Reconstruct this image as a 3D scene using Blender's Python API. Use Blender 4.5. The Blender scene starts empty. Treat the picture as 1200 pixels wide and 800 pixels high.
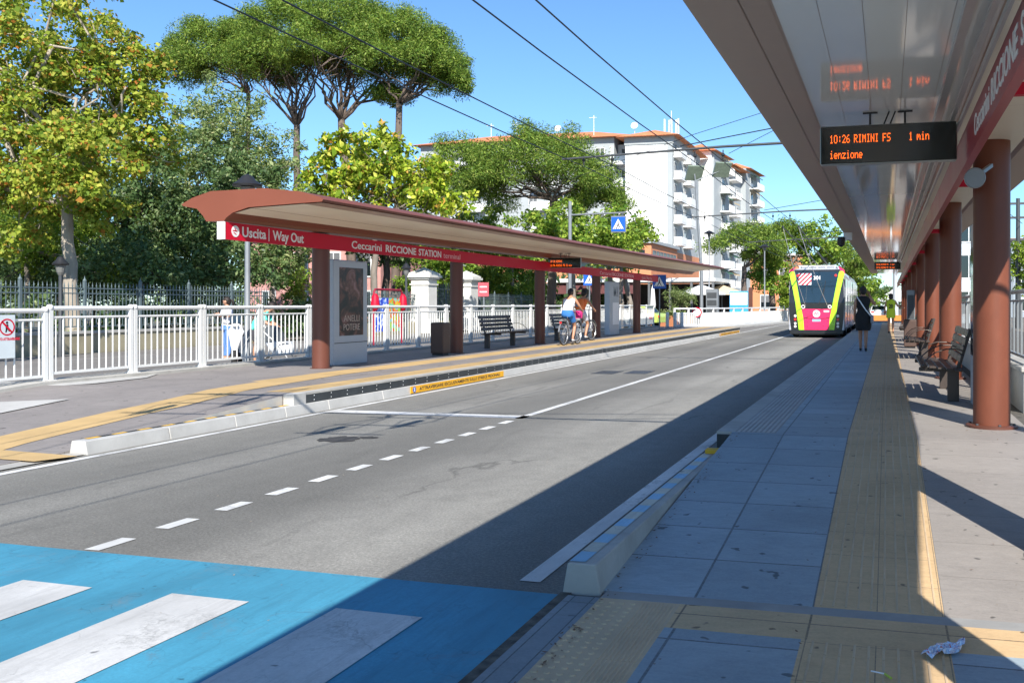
import bpy, math, random
import numpy as np
from mathutils import Vector, Matrix
R = math.radians
SC = bpy.context.scene
COL = SC.collection
F, VX, VY, PX0 = 1100.0, 1040.0, 357.0, 760.0     # focal length (px of a 1200 wide frame), vanishing point of the road, principal column
PSI = math.atan((VX - PX0) / F); CS, SN = math.cos(PSI), math.sin(PSI)
CAMZ = 1.51
def P(px, py, d):
    """world point seen at (px, py) at depth d"""
    r = (px - PX0) / F * d
    return Vector((r * CS - d * SN, r * SN + d * CS, CAMZ - (py - VY) / F * d))
def XD(px, X):
    """depth and Y at which column px meets the plane X"""
    d = F * X / ((px - VX) * CS); return d, (d + X * SN) / CS
# ---------------------------------------------------------------- materials
def hexc(h):
    h = h.lstrip('#'); o = []
    for i in (0, 2, 4):
        c = int(h[i:i+2], 16) / 255
        o.append(c / 12.92 if c <= .04045 else ((c + .055) / 1.055) ** 2.4)
    return (*o, 1)
def col(c):
    return hexc(c) if isinstance(c, str) else ((*c, 1) if len(c) == 3 else c)
MATS = {}
def newmat(name):
    m = bpy.data.materials.new(name); m.use_nodes = True
    MATS[name] = m
    nt = m.node_tree; b = nt.nodes['Principled BSDF']
    return m, nt, b
def N(nt, t, **kw):
    n = nt.nodes.new(t)
    for k, v in kw.items():
        if k.startswith('i_'): n.inputs[k[2:].replace('_', ' ')].default_value = v
        else: setattr(n, k, v)
    return n
def L(nt, a, b): nt.links.new(a, b)
def mixc(nt, fac, a, b, bt='MIX'):
    m = nt.nodes.new('ShaderNodeMix'); m.data_type = 'RGBA'; m.blend_type = bt
    for i, v in ((0, fac), (6, a), (7, b)):
        if hasattr(v, 'is_output') or isinstance(v, bpy.types.NodeSocket): L(nt, v, m.inputs[i])
        else: m.inputs[i].default_value = v
    return m.outputs[2]
def setramp(r, st):
    e = r.color_ramp.elements; e[0].position = st[0][0]; e[0].color = st[0][1]; e[1].position = st[-1][0]; e[1].color = st[-1][1]
    for p, c in st[1:-1]: e.new(p).color = c
def ramp(nt, src, stops):
    r = nt.nodes.new('ShaderNodeValToRGB'); setramp(r, [(p, col(c) if not isinstance(c, (int, float)) else (c, c, c, 1)) for p, c in stops])
    L(nt, src, r.inputs[0]); return r.outputs[0]
def noise(nt, vec, scale, detail=4, rough=.55, dist=0):
    n = N(nt, 'ShaderNodeTexNoise'); n.inputs['Scale'].default_value = scale; n.inputs['Detail'].default_value = detail
    n.inputs['Roughness'].default_value = rough; n.inputs['Distortion'].default_value = dist
    L(nt, vec, n.inputs['Vector']); return n.outputs['Fac']
def ocoord(nt, sx=1, sy=1, sz=1):
    t = N(nt, 'ShaderNodeTexCoord'); m = N(nt, 'ShaderNodeMapping'); m.inputs['Scale'].default_value = (sx, sy, sz)
    L(nt, t.outputs['Object'], m.inputs['Vector']); return m.outputs['Vector']
def bump(nt, b, h, strength=.3, dist=.01):
    n = N(nt, 'ShaderNodeBump'); n.inputs['Strength'].default_value = strength; n.inputs['Distance'].default_value = dist
    L(nt, h, n.inputs['Height']); L(nt, n.outputs['Normal'], b.inputs['Normal']); return n
def mat(name, c, rough=.6, metal=0, var=.15, scale=6, bmp=.15, spec=.5, coat=0, dirt=0, dirtc='4a4238', stretch=(1, 1, 1)):
    """painted / metal / stone surface with mottling, fine grain and optional grime"""
    if name in MATS: return MATS[name]
    m, nt, b = newmat(name); c = col(c)
    v = ocoord(nt, *stretch)
    n1 = noise(nt, v, scale, 6); n2 = noise(nt, v, scale * 9, 3)
    lo = tuple(x * (1 - var) for x in c[:3]) + (1,); hi = tuple(min(1, x * (1 + var)) for x in c[:3]) + (1,)
    o = mixc(nt, ramp(nt, n1, [(.3, 0), (.7, 1)]), lo, hi)
    o = mixc(nt, ramp(nt, n2, [(.35, .0), (.75, .35)]), o, lo)
    if dirt:
        n3 = noise(nt, v, scale * .35, 8, .7, .4)
        o = mixc(nt, ramp(nt, n3, [(.5, 0), (.72, dirt)]), o, col(dirtc))
    L(nt, o, b.inputs['Base Color'])
    b.inputs['Metallic'].default_value = metal; b.inputs['Specular IOR Level'].default_value = spec
    r = N(nt, 'ShaderNodeMapRange'); L(nt, n1, r.inputs[0]); r.inputs[3].default_value = max(0, rough - .08); r.inputs[4].default_value = min(1, rough + .1)
    L(nt, r.outputs[0], b.inputs['Roughness'])
    if coat: b.inputs['Coat Weight'].default_value = coat; b.inputs['Coat Roughness'].default_value = .06
    if bmp: bump(nt, b, n2, bmp, .004)
    return m
def emis(name, c, s):
    m, nt, b = newmat(name); b.inputs['Base Color'].default_value = (.02, .01, .005, 1)
    b.inputs['Emission Color'].default_value = col(c); b.inputs['Emission Strength'].default_value = s; return m
def glass(name, c='1c2a30', rough=.06, spec=.9):
    m, nt, b = newmat(name); v = ocoord(nt); n = noise(nt, v, 1.3, 3)
    c = col(c); L(nt, mixc(nt, n, c, tuple(x * 2 for x in c[:3]) + (1,)), b.inputs['Base Color'])
    b.inputs['Roughness'].default_value = rough; b.inputs['Specular IOR Level'].default_value = spec; return m
def leafmat(name, cols, transl=.35, rough=.55):
    """foliage: the colour of each leaf is its own; light passes partly through it"""
    m, nt, b = newmat(name)
    g = N(nt, 'ShaderNodeNewGeometry')
    k = len(cols)
    r = N(nt, 'ShaderNodeValToRGB'); setramp(r, [(p, tuple(min(.8, x * 1.5) for x in col(c)[:3]) + (1,)) for p, c in cols])
    L(nt, g.outputs['Random Per Island'], r.inputs[0])
    v = ocoord(nt); n = noise(nt, v, .9, 3)
    o = mixc(nt, ramp(nt, n, [(.35, 0), (.75, .45)]), r.outputs[0], tuple(x * 1.0 for x in col(cols[0][1])[:3]) + (1,))
    L(nt, o, b.inputs['Base Color']); b.inputs['Roughness'].default_value = rough; b.inputs['Specular IOR Level'].default_value = .22
    t = N(nt, 'ShaderNodeBsdfTranslucent'); L(nt, mixc(nt, .5, o, col('9fb040'), 'MIX'), t.inputs['Color'])
    ms = N(nt, 'ShaderNodeMixShader'); ms.inputs[0].default_value = transl
    L(nt, b.outputs[0], ms.inputs[1]); L(nt, t.outputs[0], ms.inputs[2]); L(nt, ms.outputs[0], nt.nodes['Material Output'].inputs['Surface'])
    return m
# ---------------------------------------------------------------- objects
def tag(o, label=None, cat=None, group=None, kind=None):
    if label: o['label'] = label
    if cat: o['category'] = cat
    if group: o['group'] = group
    if kind: o['kind'] = kind
    return o
def thing(name, label, cat, loc=(0, 0, 0), rz=0, group=None):
    o = bpy.data.objects.new(name, None); COL.objects.link(o); o.empty_display_size = .2
    o.location = loc; o.rotation_euler.z = rz
    return tag(o, label, cat, group)
def rootof(o):
    while o.parent: o = o.parent
    return o
def copy_tree(o, parent=None):
    c = o.copy(); COL.objects.link(c); c.parent = parent
    for ch in [x for x in o.children]: copy_tree(ch, c)
    return c
def dup(o, loc, rz=None, label=None, sc=None):
    c = copy_tree(o); c.location = loc
    if rz is not None: c.rotation_euler.z = rz
    if label: c['label'] = label
    if sc: c.scale = sc if hasattr(sc, '__len__') else (sc, sc, sc)
    return c
class MB:
    def __init__(s): s.v = []; s.f = []; s.m = []; s.cur = 0
    def add(s, vs, fs):
        n = len(s.v); s.v += [tuple(p) for p in vs]; s.f += [tuple(i + n for i in f) for f in fs]; s.m += [s.cur] * len(fs); return s
    def box(s, x0, x1, y0, y1, z0, z1, M=None):
        vs = [Vector((x, y, z)) for z in (z0, z1) for y in (y0, y1) for x in (x0, x1)]
        if M is not None: vs = [M @ p for p in vs]
        return s.add(vs, [(0, 2, 3, 1), (4, 5, 7, 6), (0, 1, 5, 4), (2, 6, 7, 3), (0, 4, 6, 2), (1, 3, 7, 5)])
    def bar(s, a, b, w, h=None):
        """square bar from a to b"""
        a, b = Vector(a), Vector(b); h = h or w; d = (b - a).normalized()
        up = Vector((0, 0, 1)) if abs(d.z) < .9 else Vector((0, 1, 0))
        sx = d.cross(up).normalized() * w / 2; sz = sx.cross(d).normalized() * h / 2
        vs = [p + sx * i + sz * j for p in (a, b) for i, j in ((-1, -1), (1, -1), (1, 1), (-1, 1))]
        return s.add(vs, [(0, 1, 2, 3), (7, 6, 5, 4), (0, 4, 5, 1), (1, 5, 6, 2), (2, 6, 7, 3), (3, 7, 4, 0)])
    def tube(s, pts, r, n=8, cap=True):
        pts = [Vector(p) for p in pts]; k = len(pts)
        rs = list(r) if hasattr(r, '__len__') else [r] * k
        vs = []; ref = None
        for i, p in enumerate(pts):
            d = (pts[min(i + 1, k - 1)] - pts[max(i - 1, 0)]).normalized()
            if ref is None: ref = Vector((0, 0, 1)) if abs(d.z) < .9 else Vector((1, 0, 0))
            a = d.cross(ref)
            if a.length < 1e-4: a = d.orthogonal()
            a.normalize(); b = a.cross(d).normalized(); ref = b
            for j in range(n):
                t = 2 * math.pi * j / n; vs.append(p + (a * math.cos(t) + b * math.sin(t)) * rs[i])
        fs = [(i * n + j, (i + 1) * n + j, (i + 1) * n + (j + 1) % n, i * n + (j + 1) % n) for i in range(k - 1) for j in range(n)]
        if cap: fs += [tuple(range(n)), tuple(reversed(range((k - 1) * n, k * n)))]
        return s.add(vs, fs)
    def lathe(s, prof, c=(0, 0, 0), n=16, M=None, sx=1, sy=1):
        vs = []
        for r, z in prof:
            for j in range(n):
                t = 2 * math.pi * j / n; p = Vector((c[0] + r * sx * math.cos(t), c[1] + r * sy * math.sin(t), c[2] + z))
                vs.append(M @ p if M is not None else p)
        k = len(prof)
        fs = [(i * n + j, i * n + (j + 1) % n, (i + 1) * n + (j + 1) % n, (i + 1) * n + j) for i in range(k - 1) for j in range(n)]
        fs += [tuple(reversed(range(n))), tuple(range((k - 1) * n, k * n))]
        return s.add(vs, fs)
    def prism(s, poly, M, h):
        """poly in local xy, extruded along local z by h"""
        n = len(poly); vs = [M @ Vector((x, y, 0)) for x, y in poly] + [M @ Vector((x, y, h)) for x, y in poly]
        return s.add(vs, [tuple(reversed(range(n))), tuple(range(n, 2 * n))] + [(i, (i + 1) % n, n + (i + 1) % n, n + i) for i in range(n)])
    def quad(s, *p): return s.add(p, [tuple(range(len(p)))])
    def text(s, t, M, width=None, height=.1, bold=0, align='LEFT', depth=.002):
        vs, fs = text_geo(t, bold, depth)
        xs = [p[0] for p in vs]; x0, x1 = min(xs), max(xs)
        k = height / .70; kx = (width / (x1 - x0)) if width else k
        ox = {'LEFT': x0, 'CENTER': (x0 + x1) / 2}[align]
        return s.add([M @ Vector(((x - ox) * kx, y * k, z)) for x, y, z in vs], fs)
    def build(s, name, m, parent=None, smooth=False, bevel=0, label=None, cat=None, group=None, kind=None, seg=1, ang=40):
        me = bpy.data.meshes.new(name)
        off = Vector((0, 0, 0))
        if parent is not None: off = rootof(parent).location
        me.from_pydata([(p[0] - off[0], p[1] - off[1], p[2] - off[2]) for p in s.v], [], s.f)
        ms = m if isinstance(m, (list, tuple)) else [m]
        for x in ms: me.materials.append(x)
        if len(ms) > 1: me.polygons.foreach_set('material_index', s.m)
        if smooth:
            me.polygons.foreach_set('use_smooth', [True] * len(me.polygons))
            try: me.set_sharp_from_angle(angle=R(ang))
            except Exception: pass
        me.update()
        o = bpy.data.objects.new(name, me); COL.objects.link(o); o.parent = parent
        if bevel:
            b = o.modifiers.new('b', 'BEVEL'); b.width = bevel; b.segments = seg; b.limit_method = 'ANGLE'; b.angle_limit = R(35)
        return tag(o, label, cat, group, kind)
_tc = {}
def text_geo(t, bold, depth):
    key = (t, bold, depth)
    if key not in _tc:
        c = bpy.data.curves.new('t', 'FONT'); c.body = t; c.size = 1; c.offset = bold; c.extrude = depth; c.resolution_u = 3
        o = bpy.data.objects.new('t', c); COL.objects.link(o)
        dg = bpy.context.evaluated_depsgraph_get(); dg.update(); me = o.evaluated_get(dg).to_mesh()
        _tc[key] = ([tuple(v.co) for v in me.vertices], [tuple(p.vertices) for p in me.polygons])
        o.evaluated_get(dg).to_mesh_clear(); bpy.data.objects.remove(o); bpy.data.curves.remove(c)
    return _tc[key]
def face_M(origin, right, up):
    """local x -> right, y -> up, z -> outward normal"""
    r = Vector(right).normalized(); u = Vector(up).normalized(); n = r.cross(u)
    return Matrix(((r.x, u.x, n.x, origin[0]), (r.y, u.y, n.y, origin[1]), (r.z, u.z, n.z, origin[2]), (0, 0, 0, 1)))
def circle_poly(r, n=24, cx=0, cy=0): return [(cx + r * math.cos(2 * math.pi * i / n), cy + r * math.sin(2 * math.pi * i / n)) for i in range(n)]
def ring(mb, M, r0, r1, h, n=28):
    for i in range(n):
        a, b = 2 * math.pi * i / n, 2 * math.pi * (i + 1) / n
        mb.prism([(r0 * math.cos(a), r0 * math.sin(a)), (r1 * math.cos(a), r1 * math.sin(a)), (r1 * math.cos(b), r1 * math.sin(b)), (r0 * math.cos(b), r0 * math.sin(b))], M, h)
GLY = {'0': '0E11111111110E', '1': '040C040404040E', '2': '0E11010204081F', '3': '1F02040201110E', '5': '1F101E0101110E', '6': '0608101E11110E', ':': '00040400040400',
 'R': '1E11111E141211', 'I': '0E04040404040E', 'M': '111B1515111111', 'N': '11111915131111', 'F': '1F10101E101010', 'S': '0F10100E01011E', 'C': '0E11101010110E', 'O': '0E11111111110E', 'E': '1F10101E10101F',
 'm': '00001A15151111', 'i': '04000C0404040E', 'n': '00001619111111', 'e': '00000E111F100E', 'z': '00001F0204081F', 'o': '00000E1111110E', 't': '08081C0808090600'[:14], 'A': '0E11111F111111', 'T': '1F040404040404', 'Z': '1F01020408101F', ' ': '0' * 14}
def led(mb, t, M, pitch, kx=.58):
    """dot-matrix text: one small square per lit lamp"""
    x = 0
    for ch in t:
        g = GLY[ch]
        for r in range(7):
            b = int(g[2*r:2*r+2], 16)
            for c in range(5):
                if b >> (4 - c) & 1:
                    px, py = (x + c) * pitch, (6 - r) * pitch; q = pitch * .43
                    mb.quad(M @ Vector(((px - q) * kx, py - q, 0)), M @ Vector(((px + q) * kx, py - q, 0)), M @ Vector(((px + q) * kx, py + q, 0)), M @ Vector(((px - q) * kx, py + q, 0)))
        x += 6 if ch != ' ' else 5
def skin_geo(J, E, root=0, sub=2):
    """J: list of (x,y,z,r) or (x,y,z,rx,ry); E: edges -> one continuous surface"""
    me = bpy.data.meshes.new('s'); me.from_pydata([j[:3] for j in J], E, [])
    o = bpy.data.objects.new('s', me); COL.objects.link(o)
    o.modifiers.new('k', 'SKIN').use_smooth_shade = True
    if not me.skin_vertices: 
        bpy.context.view_layer.objects.active = o
    sk = me.skin_vertices[0].data
    for i, j in enumerate(J):
        sk[i].radius = (j[3], j[4] if len(j) > 4 else j[3]); sk[i].use_root = (i == root)
    if sub:
        m = o.modifiers.new('u', 'SUBSURF'); m.levels = sub; m.render_levels = sub
    dg = bpy.context.evaluated_depsgraph_get(); dg.update(); ev = o.evaluated_get(dg); m2 = ev.to_mesh()
    r = ([tuple(v.co) for v in m2.vertices], [tuple(p.vertices) for p in m2.polygons])
    ev.to_mesh_clear(); bpy.data.objects.remove(o); bpy.data.meshes.remove(me)
    return r
rnd = random.Random(7)
# ================================================================ render, camera, light
SUN = Vector((.53, -1.22, 1.0)).normalized()          # towards the sun
el = math.asin(SUN.z); az = math.atan2(SUN.x, SUN.y)
w = bpy.data.worlds.new("World"); SC.world = w; w.use_nodes = True
nt = w.node_tree; bg = nt.nodes['Background']; sky = nt.nodes.new('ShaderNodeTexSky'); sky.sky_type = 'NISHITA'
sky.sun_disc = False; sky.sun_elevation = el; sky.sun_rotation = az; sky.air_density = 1.0; sky.dust_density = .15; sky.ozone_density = 4.0
tn = nt.nodes.new('ShaderNodeMix'); tn.data_type = 'RGBA'; tn.blend_type = 'MULTIPLY'; tn.inputs[0].default_value = 1; tn.inputs[7].default_value = (.62, .80, .93, 1)
nt.links.new(sky.outputs[0], tn.inputs[6]); nt.links.new(tn.outputs[2], bg.inputs[0]); bg.inputs[1].default_value = .099
sl = bpy.data.lights.new('sun', 'SUN'); sl.energy = 4.15; sl.angle = R(.5); sl.color = (1, .955, .88)
so = bpy.data.objects.new('sun', sl); COL.objects.link(so); so.rotation_euler = SUN.to_track_quat('Z', 'Y').to_euler(); so.location = (10, -20, 30)
SC.view_settings.view_transform = 'Standard'; SC.view_settings.look = 'None'; SC.view_settings.gamma = 1; SC.view_settings.exposure = 1.03
cd = bpy.data.cameras.new('camera'); cam = bpy.data.objects.new('camera', cd); COL.objects.link(cam); SC.camera = cam
cam.location = (0, 0, CAMZ); cam.rotation_euler = (R(90), 0, PSI)
cd.sensor_width = 36; cd.lens = F / 1200 * 36; cd.shift_x = (600 - PX0) / 1200; cd.shift_y = -(400 - VY) / 1200
cd.clip_end = 6000; cd.clip_start = .05
SC.cycles.max_bounces = 7; SC.cycles.transparent_max_bounces = 6
# ================================================================ ground materials
def asphalt(name, base, line=False):
    m, nt, b = newmat(name); v = ocoord(nt); vs = ocoord(nt, 1, .12, 1); vl = ocoord(nt, 1, .05, 1)
    c = col(base)
    k = lambda f: tuple(x * f for x in c[:3]) + (1,)
    big = noise(nt, v, .22, 6, .6, .5); o = mixc(nt, ramp(nt, big, [(.32, 0), (.68, 1)]), k(.80), k(1.16))
    trk = noise(nt, vl, 1.1, 3, .5); o = mixc(nt, ramp(nt, trk, [(.42, 0), (.62, .45)]), o, k(.66))
    sx = N(nt, 'ShaderNodeSeparateXYZ'); L(nt, v, sx.inputs[0]); mr = N(nt, 'ShaderNodeMapRange'); mr.inputs[1].default_value = -8; mr.inputs[2].default_value = -1.6; wob = N(nt, 'ShaderNodeMath', operation='MULTIPLY_ADD'); L(nt, big, wob.inputs[0]); wob.inputs[1].default_value = .9; L(nt, sx.outputs[0], wob.inputs[2]); L(nt, wob.outputs[0], mr.inputs[0])
    if line: o = mixc(nt, 1.0, mixc(nt, 1.0, o, (1.25, 1.25, 1.25, 1), 'MULTIPLY'), ramp(nt, mr.outputs[0], [(0, .66), (.14, .84), (.26, .66), (.38, .84), (.50, .62), (.62, .60), (.76, .93), (.86, 1.0), (.95, .85), (1, .7)]), 'MULTIPLY')
    st = noise(nt, vs, 2.6, 6, .65, 1.2); o = mixc(nt, ramp(nt, st, [(.60, 0), (.74, .55)]), o, k(.48))
    sp = noise(nt, v, 48, 3, .85); o = mixc(nt, 1.0, mixc(nt, 1.0, o, (1.75, 1.75, 1.75, 1), 'MULTIPLY'), ramp(nt, sp, [(.30, .38), (.5, .55), (.70, .84)]), 'MULTIPLY')
    md = noise(nt, v, 5, 6, .7); o = mixc(nt, ramp(nt, md, [(.36, .22), (.56, 0)]), o, k(.45))
    vo = N(nt, 'ShaderNodeTexVoronoi'); vo.inputs['Scale'].default_value = 85; L(nt, v, vo.inputs['Vector'])
    o = mixc(nt, ramp(nt, vo.outputs['Distance'], [(.05, .25), (.4, 0)]), o, k(1.9))
    # fine wandering cracks
    cr = N(nt, 'ShaderNodeTexVoronoi'); cr.feature = 'DISTANCE_TO_EDGE'; cr.inputs['Scale'].default_value = .33
    dn = N(nt, 'ShaderNodeTexNoise'); dn.inputs['Scale'].default_value = 1.7; dn.inputs['Detail'].default_value = 6; L(nt, ocoord(nt, 1, .5, 1), dn.inputs['Vector'])
    ad = N(nt, 'ShaderNodeVectorMath'); ad.operation = 'MULTIPLY_ADD'; L(nt, dn.outputs['Color'], ad.inputs[0]); ad.inputs[1].default_value = (1.1, 1.1, 1.1); L(nt, ocoord(nt, 1, .3, 1), ad.inputs[2]); L(nt, ad.outputs[0], cr.inputs['Vector'])
    msk = noise(nt, v, .45, 2)
    mm = N(nt, 'ShaderNodeMath', operation='MULTIPLY'); L(nt, ramp(nt, cr.outputs['Distance'], [(0, 1), (.010, 0)]), mm.inputs[0]); L(nt, ramp(nt, msk, [(.52, 0), (.62, .6)]), mm.inputs[1])
    o = mixc(nt, mm.outputs[0], o, k(.30))
    L(nt, o, b.inputs['Base Color']); b.inputs['Roughness'].default_value = .86; b.inputs['Specular IOR Level'].default_value = .35
    bump(nt, b, sp, .55, .006); return m
M_ASPH = asphalt('asphalt', (.218, .210, .188), True)
M_ASPH2 = asphalt('street_asphalt', (.21, .195, .18))
def worn_paint(name, c, under, wear=.5, grit=60):
    m, nt, b = newmat(name); v = ocoord(nt); c = col(c)
    n = noise(nt, v, 1.7, 9, .75, .6); g = noise(nt, v, grit, 3, .8)
    k = lambda f: tuple(min(1, x * f) for x in c[:3]) + (1,)
    big = noise(nt, ocoord(nt, 1, .45, 1), 1.0, 7, .65)
    o = mixc(nt, ramp(nt, big, [(.34, 0), (.66, 1)]), k(.66), k(1.22)); o = mixc(nt, ramp(nt, g, [(.3, 0), (.7, .5)]), o, k(.72))
    mm = N(nt, 'ShaderNodeMath', operation='MULTIPLY'); L(nt, ramp(nt, n, [(.60 - wear * .08, 0), (.74 - wear * .08, 1)]), mm.inputs[0]); L(nt, ramp(nt, g, [(.38, .15), (.56, 1)]), mm.inputs[1])
    o = mixc(nt, mm.outputs[0], o, col(under))
    ck = N(nt, 'ShaderNodeTexVoronoi'); ck.feature = 'DISTANCE_TO_EDGE'; ck.inputs['Scale'].default_value = 3.5; dn = N(nt, 'ShaderNodeTexNoise'); dn.inputs['Scale'].default_value = 6; L(nt, v, dn.inputs['Vector']); ad = N(nt, 'ShaderNodeVectorMath'); ad.operation = 'MULTIPLY_ADD'; L(nt, dn.outputs['Color'], ad.inputs[0]); ad.inputs[1].default_value = (.35, .35, .35); L(nt, v, ad.inputs[2]); L(nt, ad.outputs[0], ck.inputs['Vector'])
    cm = N(nt, 'ShaderNodeMath', operation='MULTIPLY'); L(nt, ramp(nt, ck.outputs['Distance'], [(0, 1), (.022, 0)]), cm.inputs[0]); L(nt, ramp(nt, n, [(.45, 0), (.6, .6)]), cm.inputs[1]); o = mixc(nt, cm.outputs[0], o, k(.4))
    o = mixc(nt, ramp(nt, noise(nt, v, 7, 3, .6), [(.70, 0), (.74, .8)]), o, k(.25))
    ln = noise(nt, ocoord(nt, 9, .7, 1), 1.6, 6, .8); o = mixc(nt, ramp(nt, ln, [(.50, 0), (.66, .5)]), o, k(.6))
    L(nt, o, b.inputs['Base Color']); b.inputs['Roughness'].default_value = .7; bump(nt, b, g, .35, .003); return m
M_BLUE = worn_paint('blue_paint', (.055, .27, .40), (.10, .20, .26), .65)
M_WPAINT = worn_paint('white_paint', (.56, .555, .54), (.25, .25, .24), .75)
M_LINE = worn_paint('white_line', (.70, .695, .67), (.22, .22, .21), 1.0)
M_TACTL = mat('tactile_pale', (.54, .40, .25), .75, var=.14, scale=3, bmp=.4, dirt=.35, dirtc='57493a')
M_CONC = mat('concrete', (.40, .385, .35), .8, var=.14, scale=3, bmp=.5, dirt=.35, dirtc='6b655c')
M_WCONC = mat('white_concrete', (.45, .44, .415), .75, var=.1, scale=3, bmp=.4, dirt=.3, dirtc='7d776c')
M_DARKRUB = mat('dark_rubber', (.035, .04, .042), .6, var=.3, scale=4, bmp=.4)
M_GRAVEL = mat('dark_gravel', (.10, .09, .075), .95, var=.6, scale=14, bmp=1.0)
def tiles(name, c, bw, rh, off=0, mortar=(.05, .05, .05), ms=.008, varc=.18, rot=False, dirt=.35):
    m, nt, b = newmat(name); v = ocoord(nt)
    br = N(nt, 'ShaderNodeTexBrick'); br.offset = off; br.squash = 1
    br.inputs['Scale'].default_value = 1; br.inputs['Mortar Size'].default_value = ms; br.inputs['Brick Width'].default_value = bw; br.inputs['Row Height'].default_value = rh
    c = col(c); k = lambda f: tuple(x * f for x in c[:3]) + (1,)
    br.inputs['Color1'].default_value = k(1 - varc); br.inputs['Color2'].default_value = k(1 + varc); br.inputs['Mortar'].default_value = col(mortar); br.inputs['Mortar Smooth'].default_value = .3
    mp = N(nt, 'ShaderNodeMapping'); mp.inputs['Location'].default_value = rot if rot else (0, 0, 0); t = N(nt, 'ShaderNodeTexCoord'); L(nt, t.outputs['Object'], mp.inputs[0]); L(nt, mp.outputs[0], br.inputs['Vector'])
    st = noise(nt, ocoord(nt, .8, 2.4, 1), 6, 7, .75, 1.2); o = mixc(nt, ramp(nt, st, [(.38, 0), (.64, .42)]), br.outputs['Color'], k(.60))
    o = mixc(nt, ramp(nt, noise(nt, v, 1.1, 8, .7, .3), [(.46, 0), (.62, dirt)]), o, k(.45))
    o = mixc(nt, ramp(nt, noise(nt, v, 60, 3, .8), [(.3, 0), (.75, .35)]), o, k(1.35))
    o = mixc(nt, ramp(nt, noise(nt, v, 9, 2, .5), [(.69, 0), (.72, .8)]), o, k(.2))
    L(nt, o, b.inputs['Base Color']); b.inputs['Roughness'].default_value = .68; b.inputs['Specular IOR Level'].default_value = .45
    h = N(nt, 'ShaderNodeMath', operation='MULTIPLY_ADD'); L(nt, br.outputs['Fac'], h.inputs[0]); h.inputs[1].default_value = -1.2; L(nt, st, h.inputs[2])
    bump(nt, b, h.outputs[0], .4, .006); return m
M_TACT = tiles('tactile_yellow', (.58, .40, .215), .306, .44, 0, (.14, .11, .08), .003, .05, rot=(.355, .18, 0), dirt=.4)
M_TILE = tiles('slate_tiles', (.29, .35, .385), .60, .60, 0, rot=(.355, .09, 0))
M_SLAB = tiles('pale_slabs', (.29, .262, .235), 1.085, .60, 0, (.16, .14, .12), .004, .05, rot=(-.265, .1, 0), dirt=.25)
M_TILEL = tiles('grey_mauve_slabs', (.245, .22, .205), .90, .60, 0, (.10, .09, .08), .004, .07, rot=(.3, .1, 0), dirt=.35)
M_KERBST = tiles('kerb_stones', (.22, .25, .27), .104, 1.2, 0, (.03, .03, .03), .004, .12, rot=(.0, .3, 0))
M_BAND = tiles('tactile_band', (.58, .40, .215), .62, .62, 0, (.06, .05, .04), .006, .07, rot=(.355, .5, 0), dirt=.3)
M_GROUND = mat('ground_soil', (.17, .15, .12), .9, var=.3, scale=.6, bmp=.5)
M_TREADS = mat('grey_tactile', (.30, .295, .28), .8, var=.15, scale=3, bmp=.4, dirt=.3)
M_WHITE = mat('white_metal', (.70, .70, .68), .38, var=.05, scale=2, bmp=.05)
M_BROWN = mat('brown_steel', (.11, .040, .026), .42, var=.07, scale=1.2, bmp=.06, spec=.4)
M_TERRA = mat('terracotta_steel', (.19, .057, .032), .45, var=.05, scale=1.5, bmp=.03, spec=.4)
M_BLACK = mat('black_metal', (.018, .018, .02), .45, var=.2, scale=3)
M_GREY = mat('grey_metal', (.22, .235, .25), .42, .2, .1, 3)
M_DGREY = mat('dark_grey_metal', (.06, .065, .07), .5, .2, .15, 3)
M_RED = mat('red_panel', (.56, .006, .03), .5, var=.05, scale=1, bmp=0, spec=.22)
M_PWHITE = mat('sign_white', (.82, .82, .82), .4, var=.03, scale=3, bmp=0)
# ================================================================ setting sheets
def sheet(name, x0, x1, ys, zf, m, dz=0, kind='structure', thick=None, parent=None):
    mb = MB()
    for a, b in zip(ys[:-1], ys[1:]):
        mb.quad((x0, a, zf(a) + dz), (x1, a, zf(a) + dz), (x1, b, zf(b) + dz), (x0, b, zf(b) + dz))
        if thick:
            mb.quad((x0, b, zf(b) + dz), (x0, b, zf(b) + dz - thick), (x0, a, zf(a) + dz - thick), (x0, a, zf(a) + dz))
            mb.quad((x1, a, zf(a) + dz), (x1, a, zf(a) + dz - thick), (x1, b, zf(b) + dz - thick), (x1, b, zf(b) + dz))
    if thick:
        for y, s in ((ys[0], 0), (ys[-1], 1)):
            q = [(x0, y, zf(y) + dz), (x0, y, zf(y) + dz - thick), (x1, y, zf(y) + dz - thick), (x1, y, zf(y) + dz)]
            mb.quad(*(q if not s else q[::-1]))
    return mb.build(name, m, parent, kind=kind)
def lerp(a, b, t): return a + (b - a) * max(0, min(1, t))
PZ = .285
zr = lambda y: lerp(.012, PZ, (y - 4.72) / (8.98 - 4.72))
zl = lambda y: lerp(.02, PZ, (y - 7.5) / (11.5 - 7.5))
zero = lambda y: 0.0
def big(name, x0, x1, y0, y1, z, m): return MB().quad((x0, y0, z), (x1, y0, z), (x1, y1, z), (x0, y1, z)).build(name, m, kind='structure')
big('ground', -900, 900, -300, 2500, -.06, M_GROUND)
big('road', -8.0, -1.60, -20, 420, 0, M_ASPH)
big('side_street', -23.9, -12.95, -10, 47, .015, M_ASPH2)
big('plaza', -36, -8.0, 51.6, 200, -.004, M_ASPH2)
big('park_ground', -90, -24.3, -10, 95, .05, M_GROUND)
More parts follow.
